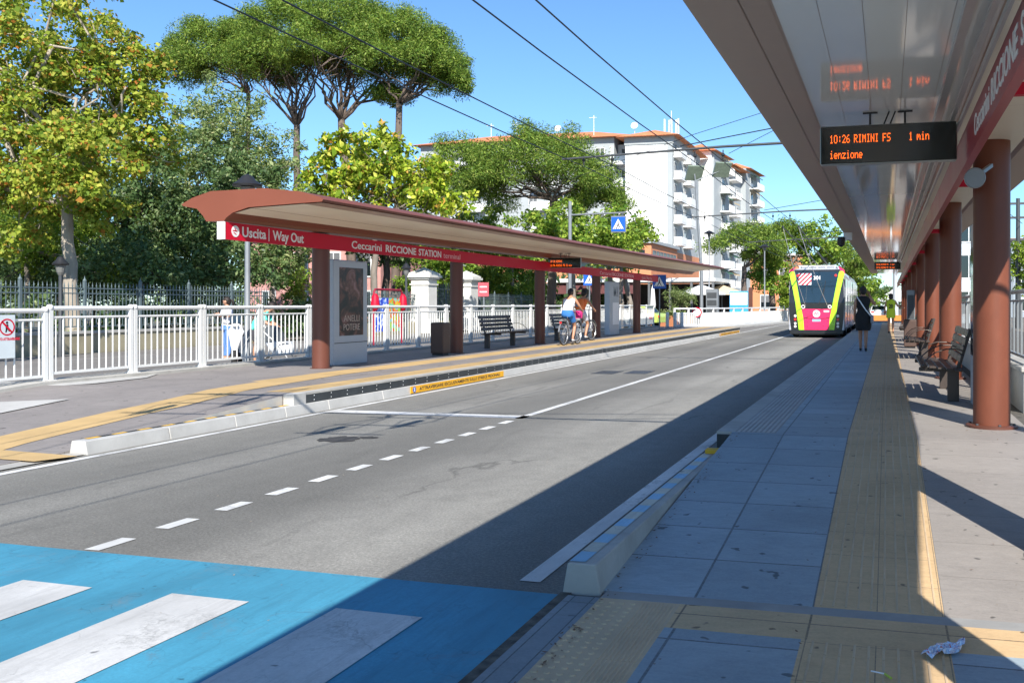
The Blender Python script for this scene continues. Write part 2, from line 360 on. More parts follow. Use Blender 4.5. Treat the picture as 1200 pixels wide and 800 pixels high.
# crosswalk
b = MB().quad((-9, -6, .004), (-1.64, -6, .004), (-1.64, 4.62, .004), (-9, 4.86, .004)); b.build('crosswalk_paint', M_BLUE, kind='structure')
b = MB()
for i in range(6):
    x1 = -2.17 - i * .965; x0 = x1 - .48; b.quad((x0, 1.2, .008), (x1, 1.2, .008), (x1, 4.11, .008), (x0, 4.13, .008))
b.build('crosswalk_markings', M_WPAINT, kind='structure')
b = MB(); z = .0045
def strip(x0, x1, y0, y1): b.quad((x0, y0, z), (x1, y0, z), (x1, y1, z), (x0, y1, z))
y = 4.75
while y < 11.7:
    strip(-4.80, -4.69, y, y + .30); y += .575
strip(-4.80, -4.69, 11.95, 160)
strip(-7.60, -4.69, 11.65, 11.95)
strip(-7.70, -7.60, 2, 7.9); strip(-7.70, -7.60, 7.9, 100)
strip(-1.95, -1.83, 4.80, 160)
b.build('road_markings', M_LINE, kind='structure')
# drain covers and tar patches on the road
M_TAR = mat('tar_patch', (.045, .043, .042), .8, var=.35, scale=8, bmp=.6)
def blob(cx, cy, rx, ry, n=26, z=.005, seed=0):
    r_ = random.Random(seed); return [(cx + rx * math.cos(2*math.pi*i/n) * r_.uniform(.6, 1.05), cy + ry * math.sin(2*math.pi*i/n) * r_.uniform(.6, 1.05), z) for i in range(n)]
mb = MB(); mb.quad(*blob(-5.95, 9.35, .26, .28, seed=3)); mb.quad(*blob(-5.7, 9.55, .14, .10, seed=4))
mb.build('tar_patch_marking', M_TAR, kind='structure')
mb = MB(); mb.box(-6.30, -5.80, 19.6, 20.5, .0005, .007); mb.box(-5.62, -5.12, 19.8, 20.7, .0005, .007); mb.build('drain_covers', M_DGREY, kind='structure')
# ---- right side: kerb stones, tactile, tiles (surface follows the ramp)
YR = [-20, 4.60, 4.72, 5.8, 7.0, 8.0, 8.98, 60, 66]
YN = [-20, 4.60]; YU = [4.72, 5.8, 7.0, 8.0, 8.98, 66]
fl = lambda y: .012
big('gutter', -1.66, -1.60, -20, 4.66, .006, M_GRAVEL)
sheet('kerb_stones', -1.60, -1.425, YN, fl, M_KERBST, thick=.08)
sheet('pavement_lower', -1.005, -.375, [-20, 4.25], fl, M_TILE, thick=.02)
sheet('pavement_lower_right', .265, 6, [-20, 4.25], fl, M_TILE)
sheet('tactile_lower_band', -1.005, 6, [4.25, 4.60], fl, M_BAND)
sheet('joint_strip', -1.425, 6, [4.60, 4.72], fl, M_TREADS)
sheet('platform_ramp_paving', -1.45, -.355, YU[:-1], zr, M_TILE, thick=.3)
sheet('platform_edge', -1.605, -1.43, [8.98, 66], lambda y: PZ, M_CONC, thick=.025)
b = MB().box(-1.60, -1.40, 8.965, 66, .0, PZ - .026); b.build('platform_face', M_DARKRUB, kind='structure')
sheet('platform_paving', -1.03, -.355, [8.98, 66], lambda y: PZ, M_TILE)
sheet('platform_tread_band', -1.43, -1.03, [8.98, 66], lambda y: PZ, M_TREADS)
sheet('platform_tactile', -.355, .265, YU, zr, M_TACT)
sheet('tactile_lower', -.375, .265, [-20, 4.25], fl, M_TACT)
sheet('platform_slabs', .265, 1.35, YU, zr, M_SLAB)
sheet('platform_gravel', 1.35, 6.0, YU, zr, M_GRAVEL, dz=-.01)
mb = MB()                                            # ridges of the tactile strips, real bars 5 mm high
def ridges(x0, x1, y0, y1, zf, n, w, tile):
    y = y0
    pitch = (x1 - x0) / n
    while y < y1 - .02:
        e = min(y + tile, y1) - .008
        for i in range(n):
            xc = x0 + pitch * (i + .5); za, zb = zf(y), zf(e)
            mb.add([(xc - w, y, za), (xc + w, y, za), (xc + w, e, zb), (xc - w, e, zb), (xc - w * .6, y, za + .003), (xc + w * .6, y, za + .003), (xc + w * .6, e, zb + .003), (xc - w * .6, e, zb + .003)],
                   [(4, 5, 6, 7), (0, 1, 5, 4), (1, 2, 6, 5), (2, 3, 7, 6), (3, 0, 4, 7)])
        y += tile
for x0_ in (-.352, -.046):
    ridges(x0_, x0_ + .304, 4.74, 8.98, zr, 5, .006, .44); ridges(x0_, x0_ + .304, 8.98, 60, zr, 5, .006, .9); ridges(x0_, x0_ + .304, 1, 4.24, fl, 5, .006, .44)
mb.build('tactile_ridges', M_TACTL, kind='structure')
mb = MB(); ridges(-1.42, -1.04, 9.0, 60, zr, 8, .013, .5); mb.build('tread_ridges', mat('tread_pale', (.42, .41, .385), .8), kind='structure')
sheet('tactile_kerb', -1.425, -1.005, [-20, 4.60], fl, M_TACTL)
mb = MB(); ridges(-1.20, -1.02, 1.0, 4.58, fl, 9, .006, .4)
y = 1.0
while y < 4.55:
    for i in range(4): mb.lathe([(.016, 0), (.011, .005)], (-1.40 + i * .055, y, .012), 8)
    y += .062
mb.build('tactile_kerb_studs', M_TACTL, kind='structure')
# concrete kerb at the right with painted top
def kerb(name, x0, x1, ys, ztop, m, label, batter=.03):
    root = thing(name, label, 'kerb', ((x0 + x1) / 2, ys[0], 0))
    for a, c in zip(ys[:-1], ys[1:]):
        mb = MB(); c -= .008; za, zb = ztop(a), ztop(c)
        mb.add([(x0, a, -.01), (x1, a, -.01), (x1, c, -.01), (x0, c, -.01), (x0 + batter, a, za), (x1 - batter, a, za), (x1 - batter, c, zb), (x0 + batter, c, zb)],
               [(3, 2, 1, 0), (4, 5, 6, 7), (0, 1, 5, 4), (1, 2, 6, 5), (2, 3, 7, 6), (3, 0, 4, 7)])
        mb.build('kerb_block', m, root, bevel=.006)
    return root
k = kerb('concrete_kerb', -1.655, -1.44, [4.66, 6.3, 7.5, 8.50], lambda y: .16, M_CONC, 'low grey concrete kerb with blue and cream patches beside the near ramp')
mb = MB(); mb2 = MB(); y = 4.69; i = 0
while y < 8.2:
    (mb if i % 2 == 0 else mb2).quad((-1.622, y, .1635), (-1.535, y, .1635), (-1.535, y + .2, .1635), (-1.622, y + .2, .1635)); y += .203; i += 1
mb.build('blue_patches', worn_paint('kerb_blue', (.32, .56, .74), (.35, .33, .30), .5), k); mb2.build('cream_patches', worn_paint('kerb_cream', (.62, .60, .50), (.35, .33, .30), .4), k)
mb = MB(); [mb.box(-1.60, -1.47, 8.36 + j * .05, 8.385 + j * .05, .164, .20) for j in range(3)]; mb.build('warning_stripes', mat('yellow_stripe', (.75, .42, .02), .6), k)
# ---- left side
YL = [-20, 7.0, 8.2, 9.4, 10.6, 11.5, 51.3]
sheet('left_pavement', -12.40, -9.88, YL, zl, M_TILEL, thick=.3)
sheet('left_pavement_front', -9.26, -8.50, [13.0, 51.3], zl, M_TILEL, thick=.3)
sheet('left_pavement_start', -9.88, -8.50, [11.5, 13.0], zl, M_TILEL, thick=.3)
M_TACTL2 = mat('tactile_sunny', (.50, .34, .15), .75, var=.12, scale=2.2, bmp=.4, dirt=.3, dirtc='57493a')
sheet('left_tactile', -9.88, -9.26, [13.0, 51.3], zl, M_TACTL2, thick=.3)
sheet('left_edge_tactile', -8.50, -8.02, [11.5, 51.3], zl, M_TACTL2, thick=.3)
sheet('left_ramp_paving', -9.88, -8.02, [-20, 7.5, 8.2, 9.4, 10.6, 11.5], zl, M_TILEL, thick=.25)
mb = MB(); mb.add([(-8.018, 8.0, -.1), (-8.018, 11.2, -.1), (-8.018, 11.2, zl(11.2) - .002), (-8.018, 8.0, zl(8.0) - .002)], [(0, 1, 2, 3)]); mb.build('ramp_side', M_WCONC, kind='structure'); MB().box(-8.015, -7.85, 11.22, 11.495, .1355, PZ + .001).build('kerb_end_block', M_WCONC, kind='structure')
sheet('left_platform_edge', -8.02, -7.86, [11.5, 51.3], lambda y: PZ, M_CONC, thick=.03)
big('left_edge_strip', -8.02, -7.80, -20, 7.74, .012, M_CONC)
# the yellow path that bends off towards the lower left
def GL(px, py):
    z = .1
    for _ in range(6):
        p = P(px, py, (CAMZ - z) * F / (py - VY)); z = zl(p.y)
    return (p.x, p.y)
pth = [(-9.57, 16), (-9.57, 14.6)] + [GL(*q) for q in ((345, 444.5), (300, 451.5), (250, 461), (200, 472.5), (150, 483.5), (100, 495.5), (50, 507), (0, 519), (-60, 534))]
mb = MB()
def offs(pts, hw):
    o = []
    for i, p in enumerate(pts):
        a = Vector(pts[max(0, i - 1)]); c = Vector(pts[min(len(pts) - 1, i + 1)]); t = (c - a).normalized(); nn = Vector((-t.y, t.x))
        o.append((Vector(p) - nn * hw, Vector(p) + nn * hw))
    return o
pth = [tuple(Vector(a).lerp(Vector(b_), t / 6)) for a, b_ in zip(pth[:-1], pth[1:]) for t in range(6)] + [pth[-1]]
q = offs(pth, .31)
for (a, b_), (c, d_) in zip(q[:-1], q[1:]): mb.quad((*a, zl(a.y) + .005), (*c, zl(c.y) + .005), (*d_, zl(d_.y) + .005), (*b_, zl(b_.y) + .005))
mb.quad(*[(*GL(*q), zl(GL(*q)[1]) + .009) for q in ((-60, 523), (91, 535), (40, 541.5), (-60, 534))][::-1])
mb.build('left_tactile_path', M_TACTL2, kind='structure')
# pale concrete wedge along the fence
mb = MB()
for qs in (((-40, 473), (82, 467.5), (-40, 493)), ((-40, 449), (40, 447), (110, 442), (190, 437), (172, 443), (110, 450), (-40, 459))): mb.quad(*[(*GL(*q), zl(GL(*q)[1]) + .012) for q in qs][::-1])
mb.build('pale_pavement_wedge', M_WCONC, kind='structure')
kk = kerb('white_kerb', -8.03, -7.80, [7.76, 8.9, 10.0, 11.0, 12.0] + [12 + 1.5 * i for i in range(1, 27)], lambda y: .135, M_WCONC, 'long white concrete kerb below the far platform edge')
mb = MB(); mb2 = MB(); y = 7.9; i = 0
while y < 11.4:
    (mb if i % 2 == 0 else mb2).quad((-7.99, y, .139), (-7.93, y, .139), (-7.93, y + .17, .139), (-7.99, y + .17, .139)); y += .175; i += 1
mb.build('yellow_strip_marks', MATS['yellow_stripe'], kk); mb2.build('black_strip_marks', M_BLACK, kk)
b = MB().box(-8.01, -7.862, 11.5, 51.25, .137, PZ - .032); fb = b.build('left_platform_face', M_DARKRUB, kind='structure')
# studs on the black facing
mb = MB(); y = 11.7
while y < 34:
    for zz in (.165, .225): mb.box(-7.8625, -7.859, y, y + .012, zz, zz + .012)
    y += .42
mb.build('platform_face_studs', M_PWHITE, kind='structure')
def warning_strip(y0, y1, lab):
    t = thing('warning_strip', lab, 'warning sign', (-7.80, y0, 0))
    MB().box(-7.80, -7.788, y0, y1, .012, .128).build('backing', mat('sign_yellow', (.80, .40, .01), .5, var=.06, scale=3, bmp=0), t)
    M = face_M((-7.787, y0 + .30, .045), (0, 1, 0), (0, 0, 1))
    mb = MB(); mb.text('ATTRAVERSARE ESCLUSIVAMENTE SULLE STRISCE PEDONALI', M, y1 - y0 - .5, .055, .01); mb.build('lettering', M_BLACK, t)
    M = face_M((-7.787, y0 + .12, .07), (0, 1, 0), (0, 0, 1)); mb = MB(); mb.prism(circle_poly(.05, 20), M, .003); mb.build('round_symbol', mat('sign_blue', (.01, .10, .48), .4, var=.04, bmp=0), t)
    M = face_M((-7.783, y0 + .12, .07), (0, 1, 0), (0, 0, 1)); mb = MB(); mb.prism([(-.012, -.03), (.012, -.03), (.008, .02), (-.008, .02)], M, .002); mb.prism(circle_poly(.009, 10, 0, .03), M, .002); mb.build('symbol_figure', M_PWHITE, t)
warning_strip(14.35, 18.3, 'long yellow lettered warning strip on the white kerb nearest the camera')
warning_strip(44.5, 50.6, 'distant yellow warning strip at the far end of the white kerb')
# grey rim below the railing
sheet('fence_kerb', -12.95, -12.40, [2, 7.0, 9.4, 11.5, 51.3], lambda y: zl(y) + .05, M_CONC, thick=.3)
# ================================================================ station shelters
SL = .0085                                           # the roofs climb very slightly away from the camera
M_SOFF = mat('white_soffit', (.86, .85, .79), .06, 0, .03, 1.0, 0, .6, coat=.6)
M_SOFFL = mat('beige_soffit', (.80, .74, .60), .45, 0, .05, 1.0, 0, .3)
M_EDGE = mat('brown_panel', (.40, .29, .225), .42, .1, .06, 1.0, .02, .4)
M_JOINT = mat('joint_black', (.01, .01, .01), .7)
def shelter(side, label, yfas, yend, cols, colx, ynear, body, soff, fas_z, roofz, fasx):
    """side +1: the roof's long wing points to -X (right platform); -1: it points to +X"""
    root = thing('station_shelter', label, 'shelter', (colx, cols[0], PZ))
    s = side
    X = lambda k: colx - s * k                       # k metres from the columns towards the road
    zz = lambda z, y: z + SL * (y - 12)
    def prof(y, pts): return [(X(k), y, zz(z, y)) for k, z in pts]
    # closed roof section: wing, stem over the columns, rear wing
    z0 = roofz
    top = [(-.66, z0 + .02), (-.45, z0 + .12), (-.1, z0 + .22), (.9, z0 + .24), (1.55, z0 + .17), (1.93, z0 + .07), (1.98, z0 + .03)]
    bot = [(1.96, z0 - .005), (1.42, z0 - .025), (.62, z0 - .06), (.32, z0 - .14), (.20, z0 - .22), (.16, fas_z + .285), (-.18, fas_z + .285), (-.24, z0 - .18), (-.36, z0 - .06), (-.62, z0 - .01)]
    if s > 0: bot = [(2.05, z0 - .0), (1.6, z0 - .01), (.40, z0 - .01), (.40, z0 + .02), (-.30, z0 + .02), (-.34, z0 - .01), (-.74, z0 - .01)]; top = [(-.78, z0 + .03), (-.45, z0 + .14), (-.1, z0 + .24), (.9, z0 + .26), (1.65, z0 + .2), (2.0, z0 + .1), (2.07, z0 + .04)]
    sec = top + bot
    a, c = prof(ynear, sec), prof(yend, sec); n = len(sec)
    mb = MB(); mb.add(a + c, [tuple(range(n)), tuple(reversed(range(n, 2 * n)))] + [(i, n + i, n + (i + 1) % n, (i + 1) % n) for i in range(n)])
    rf = mb.build('roof', body, root)
    def pane(name, k0, k1, z_0, z_1, y0, y1, m, par, dz):
        mb = MB(); y = y0
        while y < y1:
            e = min(y + 4.2, y1); g = .0015
            mb.quad((X(k0), y + g, zz(z_0, y) - dz), (X(k1), y + g, zz(z_1, y) - dz), (X(k1), e - g, zz(z_1, e) - dz), (X(k0), e - g, zz(z_0, e) - dz)); y = e
        return mb.build(name, m, par)
    if s > 0:
        q = [(2.0, 1.80), (1.795, 1.60)]
        pane('edge_panels', 1.985, 1.77, z0, z0, ynear + .02, yend - .02, M_EDGE, rf, .012); pane('edge_panels', 1.76, 1.615, z0, z0, ynear + .02, yend - .02, M_EDGE, rf, .012)
        # glossy ceiling in long boards
        ks = [1.595, 1.37, 1.14, .91, .66, .42]
        for k0, k1 in zip(ks[:-1], ks[1:]): pane('soffit_board', k0, k1 + .003, z0, z0, ynear + .02, yend - .02, M_SOFF, rf, .014)
        mb = MB()                                    # cable tray and trim along the fascia
        for k0, w_, h_, dz in ((.60, .05, .05, .03), (.50, .03, .03, .10), (.455, .02, .04, .17)):
            mb.bar((X(k0), ynear, zz(z0 - dz, ynear)), (X(k0), yend, zz(z0 - dz, yend)), w_, h_)
        mb.build('cable_tray', mat('tray_metal', (.5, .49, .47), .3, .5, .1, 3), rf)
        pane('inner_panel', .38, -.28, z0 + .0, z0, ynear + .02, yend - .02, M_SOFFL, rf, .0)
    else:
        pane('soffit', .66, 1.62, z0 - .058, z0 - .017, ynear + .03, yend - .02, M_SOFFL, rf, .012)
        pane('soffit', .34, .65, z0 - .132, z0 - .060, ynear + .03, yend - .02, M_SOFFL, rf, .012)
        pane('edge_panels', 1.63, 1.94, z0 - .017, z0 - .006, ynear + .03, yend - .02, M_EDGE, rf, .012)
    # fascia
    fy0, fy1 = yfas
    fr = MB().box(min(fasx, fasx + s * .06), max(fasx, fasx + s * .06), fy0, fy1, fas_z, fas_z + .283).build('fascia', M_RED if s < 0 else mat('glare_dulled_red', (.30, .035, .05), .35, var=.12, scale=1.5, bmp=0, spec=.5), root)  # near fascia: glare is put into its colour as a duller, pinker red
    # brackets and columns
    mt = M_TERRA if s > 0 else M_BROWN
    for y in cols:
        zt = zz(z0, y)
        if s > 0:
            mb = MB(); mb.lathe([(.178, 0), (.178, 3.32 - PZ)], (colx, y, PZ if y > 9 else zr(y)), 36); cobj = mb.build('column', M_COL, root, smooth=True)
            mb = MB(); mb.lathe([(.17, 3.0), (.17, zt + .2)], (colx, y, 0), 24); mb.build('collar', M_SOFFL, cobj, smooth=True)
            mb = MB(); mb.lathe([(.25, 0), (.25, .022), (.235, .03)], (colx, y, PZ if y > 9 else zr(y)), 32); mb.build('base_plate', M_BROWN, cobj, smooth=True)
            mb = MB(); zb = PZ if y > 9 else zr(y); [mb.lathe([(.016, 0), (.016, .012), (.010, .018)], (colx + .213 * math.cos(a_), y + .213 * math.sin(a_), zb + .028), 6) for a_ in [math.pi / 4 + math.pi / 3 * q for q in range(6)]]; mb.build('bolts', M_DGREY, cobj)
            mb = MB(); mb.box(fasx + .06, colx - .15, y - .03, y + .03, fas_z + .05, fas_z + .12); mb.build('bracket', M_RED, cobj)
        else:
            mb = MB(); mb.lathe([(.165, 0), (.165, fas_z + .30 - PZ)], (colx, y, PZ), 36); cobj = mb.build('column', M_COLL, root, smooth=True)
            mb = MB(); mb.lathe([(.20, 0), (.20, .012)], (colx, y, PZ), 32); mb.build('base_plate', M_BROWN, cobj)
    return root, rf, fr
M_COL = mat('column_steel', (.165, .050, .026), .45, var=.12, scale=2.2, bmp=.05, spec=.35, dirt=.4, dirtc='4a2a20', stretch=(1, 1, .45))
M_COLL = mat('column_brown', (.13, .045, .029), .40, var=.06, scale=2, bmp=.02, spec=.4)
colsR = [-4.4, -.8, 2.6, 5.7] + [9.98 + 6.37 * i for i in range(9)]
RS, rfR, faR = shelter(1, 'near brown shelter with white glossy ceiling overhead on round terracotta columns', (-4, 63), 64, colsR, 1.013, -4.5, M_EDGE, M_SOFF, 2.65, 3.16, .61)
colsL = [16.0 + 5.89 * i for i in range(5)]
LS, rfL, faL = shelter(-1, 'long terracotta winged shelter with red lettered fascia across the road', (13.07, 42.8), 50.8, colsL, -10.6, 13.07, M_TERRA, M_SOFFL, 2.575, 3.13, -10.43)
# terracotta end face reads lighter in the sun by itself; lettering
M_TXT = mat('lettering_white', (.80, .78, .76), .4, var=.03, bmp=0); M_TXT2 = mat('lettering_pink', (.72, .40, .42), .4, var=.03, bmp=0)
def fasL(y0, w, h, t, m=M_TXT, bold=.012, z=2.645):
    mb = MB(); mb.text(t, face_M((-10.428, y0, z), (0, 1, 0), (0, 0, 1)), w, h, bold); mb.build('lettering', m, faL)
fasL(13.50, 1.0 * .62, .165, 'Uscita', bold=.02); fasL(14.30, .9, .165, 'Way Out', bold=.02)
mb = MB(); mb.box(-10.43, -10.426, 14.19, 14.205, 2.61, 2.83); mb.build('divider', M_TXT, faL)
mb = MB(); mb.box(-10.56, -10.425, 13.055, 13.085, 2.573, 2.860); mb.build('end_strip', M_PWHITE, faL)
mb = MB(); mb.prism(circle_poly(.095, 28), face_M((-10.4285, 13.33, 2.72), (0, 1, 0), (0, 0, 1)), .003); lg = mb.build('round_logo', M_PWHITE, faL)
Mx = face_M((-10.425, 13.33, 2.72), (0, 1, 0), (0, 0, 1)); mb = MB()
mb.prism([(-.07, .0), (.05, -.005), (.05, .012), (-.07, .018)], Mx, .002); mb.prism([(-.03, .05), (-.015, .06), (.03, .0), (.015, -.01)], Mx, .002); mb.prism([(-.05, -.03), (.02, -.06), (.025, -.045), (-.045, -.015)], Mx, .002); mb.build('logo_figure', M_RED, lg)
fasL(15.95 + .85, 1.15, .15, 'Ceccarini', bold=.012); fasL(18.12, 1.34, .15, 'RICCIONE', bold=.018); fasL(19.58, 1.12, .15, 'STATION', bold=.018); fasL(20.82, .92, .13, 'terminal', M_TXT2, -.002)
for y0 in (33.6,):
    fasL(y0, 1.5, .13, 'Ceccarini', M_TXT2, 0); fasL(y0 + 1.65, 1.6, .13, 'RICCIONE', M_TXT2, .01); fasL(y0 + 3.4, 1.4, .13, 'STATION', M_TXT2, .01); fasL(y0 + 6.2, 1.8, .13, 'Uscita | Way Out', M_TXT2, 0)
def fasR(y0, w, h, t, m=M_TXT, bold=.012, z=2.72):
    mb = MB(); mb.text(t, face_M((.608, y0, z), (0, -1, 0), (0, 0, 1)), w, h, bold); mb.build('lettering', m, faR)
fasR(7.15, 1.02, .15, 'Ceccarini', bold=.012); fasR(6.02, 1.2, .15, 'RICCIONE', bold=.016); fasR(4.70, 1.05, .15, 'STATION', bold=.016); fasR(3.5, .9, .13, 'terminal', M_TXT2, -.002)
# ---- electronic departure boards
M_LED = emis('led_orange', (1.0, .13, .008), 1.5); M_SCREEN = mat('board_face', (.006, .010, .008), .12, var=.1, bmp=0, spec=.6); M_CASE = mat('board_case', (.35, .36, .34), .4, .3, .05, bmp=0)
def board(loc, w, h, l1, l2, lab, ztop, rz=0, pitch=None):
    t = thing('departure_board', lab, 'electronic sign', loc, 0, 'hanging departure boards')
    x, y, z = loc
    MB().box(x - w / 2, x + w / 2, y, y + .09, z, z + h).build('case', M_CASE, t, bevel=.018, seg=2)
    MB().box(x - w / 2 + .008, x + w / 2 - .008, y - .006, y + .004, z + .008, z + h - .008).build('screen', M_SCREEN, t, bevel=.004)
    p = pitch or h * .6 / 20
    mb = MB(); led(mb, l1, face_M((x - w / 2 + .085, y - .0075, z + h * .56), (1, 0, 0), (0, 0, 1)), p); led(mb, l2, face_M((x - w / 2 + .085, y - .0075, z + h * .16), (1, 0, 0), (0, 0, 1)), p); mb.build('lit_text', M_LED, t)
    for dx in (-.14, .14):
        mb = MB(); mb.bar((x + dx, y + .045, z + h), (x + dx, y + .045, ztop), .018); mb.bar((x + dx - .06, y + .045, ztop - .02), (x + dx + .06, y + .045, ztop - .02), .02); mb.build('hanger', M_BLACK, t)
    mb = MB(); 
    for q in (-.03, .02): mb.tube([(x + q, y + .05, z + h), (x + q + .02, y + .05, z + h + .05), (x + q + .05, y + .05, ztop)], .007, 6)
    mb.build('cable', M_BLACK, t)
    return t
o = board((0, 8.0, 2.68), 1.10, .325, '10:26 RIMINI FS     1 min', "ienzione", 'nearest hanging board showing a departure in orange dots', 3.13); 
board((0, 41.5, 3.02), 1.10, .33, '10:26 RIMINI FS   1 min', "10:56 RIMINI FS  31 min", 'small distant board hanging under the near canopy', 3.36)
board((-10.0 + .03, 28.3, 2.68), 1.10, .325, '10:26 RIMINI', "10:56 RIMINI FS 31 min", 'board with two orange lines under the shelter across the road', 3.16)
# small round lamps / loudspeaker by the first column, camera on roof edge
t = thing('round_speaker', 'grey round disc speaker on bracket by the nearest column', 'loudspeaker', (.66, 8.3, 2.5)); Mx = face_M((.70, 8.2, 2.555), (1, 0, 0), (0, 0, 1))
mb = MB(); mb.prism(circle_poly(.085, 28), Mx, .05); mb.build('disc', M_GREY, t, bevel=.008); MB().bar((.70, 8.17, 2.56), (.86, 8.5, 2.7), .03).build('bracket', M_GREY, t)
t = thing('security_camera', 'small white camera under the edge of the near canopy', 'camera', (-.9, 22.5, 3.1))
MB().box(-1.0, -.80, 22.4, 22.55, 3.02, 3.2).build('mount', M_WHITE, t, bevel=.01); MB().lathe([(.02, -.16), (.075, -.12), (.09, -.05), (.09, .05), (.06, .08)], (-1.05, 22.4, 3.02), 16).build('dome', M_BLACK, t, smooth=True)
# ---- benches
M_BENCH = mat('bench_steel', (.075, .058, .05), .42, .3, .1, 3, .05)
def bench():
    t = thing('station_bench', 'dark slatted metal bench', 'bench')
    # local: faces -x ... built facing +x, length along y
    for i in range(4):
        y0 = -1.15 + i * .575 + .01; y1 = y0 + .555
        mb = MB()
        for j in range(5):
            x = -.12 + j * .105; z = .45 - .012 * (4 - j) ; mb.box(x, x + .088, y0, y1, z - .012, z + .012)
        mb.build('seat', M_BENCH, t, bevel=.005)
        mb = MB()
        for j in range(4):
            a = R(14); M = Matrix.Translation((-.09 - .03 * j, 0, .50 + j * .108)) @ Matrix.Rotation(-a, 4, 'Y'); mb.box(-.012, .012, y0, y1, 0, .092, M)
        mb.build('backrest', M_BENCH, t, bevel=.005)
    for y in (-.92, .92):
        mb = MB(); mb.box(-.09, .05, y - .045, y + .045, .0, .40); mb.box(-.13, .40, y - .03, y + .03, .375, .425); mb.bar((-.08, y, .42), (-.225, y, .92), .05, .03); mb.build('leg', M_BENCH, t, bevel=.006)
    for y in (-1.15, 1.15, 0):
        mb = MB(); mb.tube([(-.15, y, .64), (-.06, y, .67), (.08, y, .67), (.22, y, .62), (.32, y, .53), (.36, y, .45)], .008, 8); mb.build('armrest', M_BENCH, t, smooth=True)
    return t
b0 = bench(); b0.location = (-10.85, 25.3, PZ); tag(b0, 'dark metal bench between the bin and the cyclists across the road', group='benches on the platforms')
dup(b0, (-10.85, 31.0, PZ), None, 'far dark bench partly hidden behind the two cyclists')
for y, l in ((13.45, 'nearest dark slatted bench beside the first terracotta column'), (22.8, 'second bench along the near platform columns'), (33.2, 'third bench along the near platform, small and partly hidden')):
    dup(b0, (.79, y, PZ), R(180), l)
# ---- bins
def bin_(loc, h, lab):
    t = thing('litter_bin', lab, 'bin', loc); x, y, z = loc
    MB().box(x - .17, x + .17, y - .19, y + .19, z + .05, z + h).build('body', mat('bin_brown', (.085, .05, .038), .5, .2, .1, 3), t, bevel=.02, seg=2)
    MB().box(x - .14, x + .14, y - .15, y + .15, z, z + .05).build('foot', M_BLACK, t); MB().box(x - .155, x + .155, y - .175, y + .175, z + h, z + h + .015).build('lid', M_BLACK, t)
bin_((-10.55, 20.9, PZ), .78, 'brown square litter bin beside a column across the road')
bin_((.62, 27.6, PZ), .80, 'dark litter bin on the near platform, beyond the benches')
# ---- advertising totems
M_TOT = mat('totem_grey', (.46, .49, .52), .38, .1, .04, 2, .02)
t = thing('poster_totem', 'grey upright totem with a dark poster beside the first far column', 'advertising totem', (-10.75, 17.3, PZ))
MB().box(-11.02, -10.72, 16.62, 17.88, PZ, 2.42).build('body', M_TOT, t, bevel=.02, seg=2)
MB().box(-11.0, -10.712, 16.64, 17.86, .73, .742).build('seam', M_BLACK, t)
def postermat():
    m, nt, b = newmat('poster_print'); v = ocoord(nt)
    n = noise(nt, v, 2.2, 5, .6, 1.0); o = ramp(nt, n, [(.36, (.008, .008, .008)), (.47, (.03, .015, .012)), (.55, (.13, .05, .035)), (.66, (.30, .16, .15))])
    s = N(nt, 'ShaderNodeSeparateXYZ'); L(nt, v, s.inputs[0]); o = mixc(nt, ramp(nt, s.outputs[2], [(.46, 1), (.52, 0)]), o, (.012, .014, .014, 1))
    L(nt, o, b.inputs['Base Color']); b.inputs['Roughness'].default_value = .3; return m
po = MB().box(-10.725, -10.714, 16.82, 17.70, .88, 2.27).build('poster', postermat(), t)
mb = MB(); mb.text('ANELLI', face_M((-10.7125, 17.26, 1.17), (0, 1, 0), (0, 0, 1)), .58, .13, 0, 'CENTER'); mb.build('lettering', mat('poster_text', (.45, .36, .30), .5, bmp=0), po)
mb = MB(); mb.text('POTERE', face_M((-10.7125, 17.26, .99), (0, 1, 0), (0, 0, 1)), .60, .13, 0, 'CENTER'); mb.build('lettering', MATS['poster_text'], po)
t = thing('map_totem', 'pale grey information totem by the last far column', 'information totem', (-10.9, 37.2, PZ))
MB().box(-11.05, -10.82, 36.2, 37.6, PZ, 2.45).build('body', M_TOT, t, bevel=.02); MB().box(-10.822, -10.81, 36.6, 37.5, .7, 1.6).build('notice', M_PWHITE, t)
mb = MB(); mb.text('M1', face_M((-10.818, 36.75, 1.85), (0, 1, 0), (0, 0, 1)), .6, .4, .02); mb.build('lettering', M_GREY, t)
t = thing('ticket_machine', 'slim grey totem just behind the nearest terracotta column', 'information totem', (1.1, 11.6, PZ))
MB().box(1.0, 1.24, 11.5, 12.3, PZ, 2.5).build('body', M_TOT, t, bevel=.015); MB().box(.992, 1.001, 11.6, 12.2, .9, 2.2).build('screen', glass('dark_glass'), t)
t = thing('far_totem', 'grey upright totem standing behind the far litter bin', 'information totem', (.66, 29.3, PZ)); MB().box(.56, .80, 29.1, 29.4, PZ, 1.95).build('body', M_GREY, t, bevel=.02); MB().box(.59, .77, 29.088, 29.1, 1.1, 1.8).build('panel', M_DGREY, t)
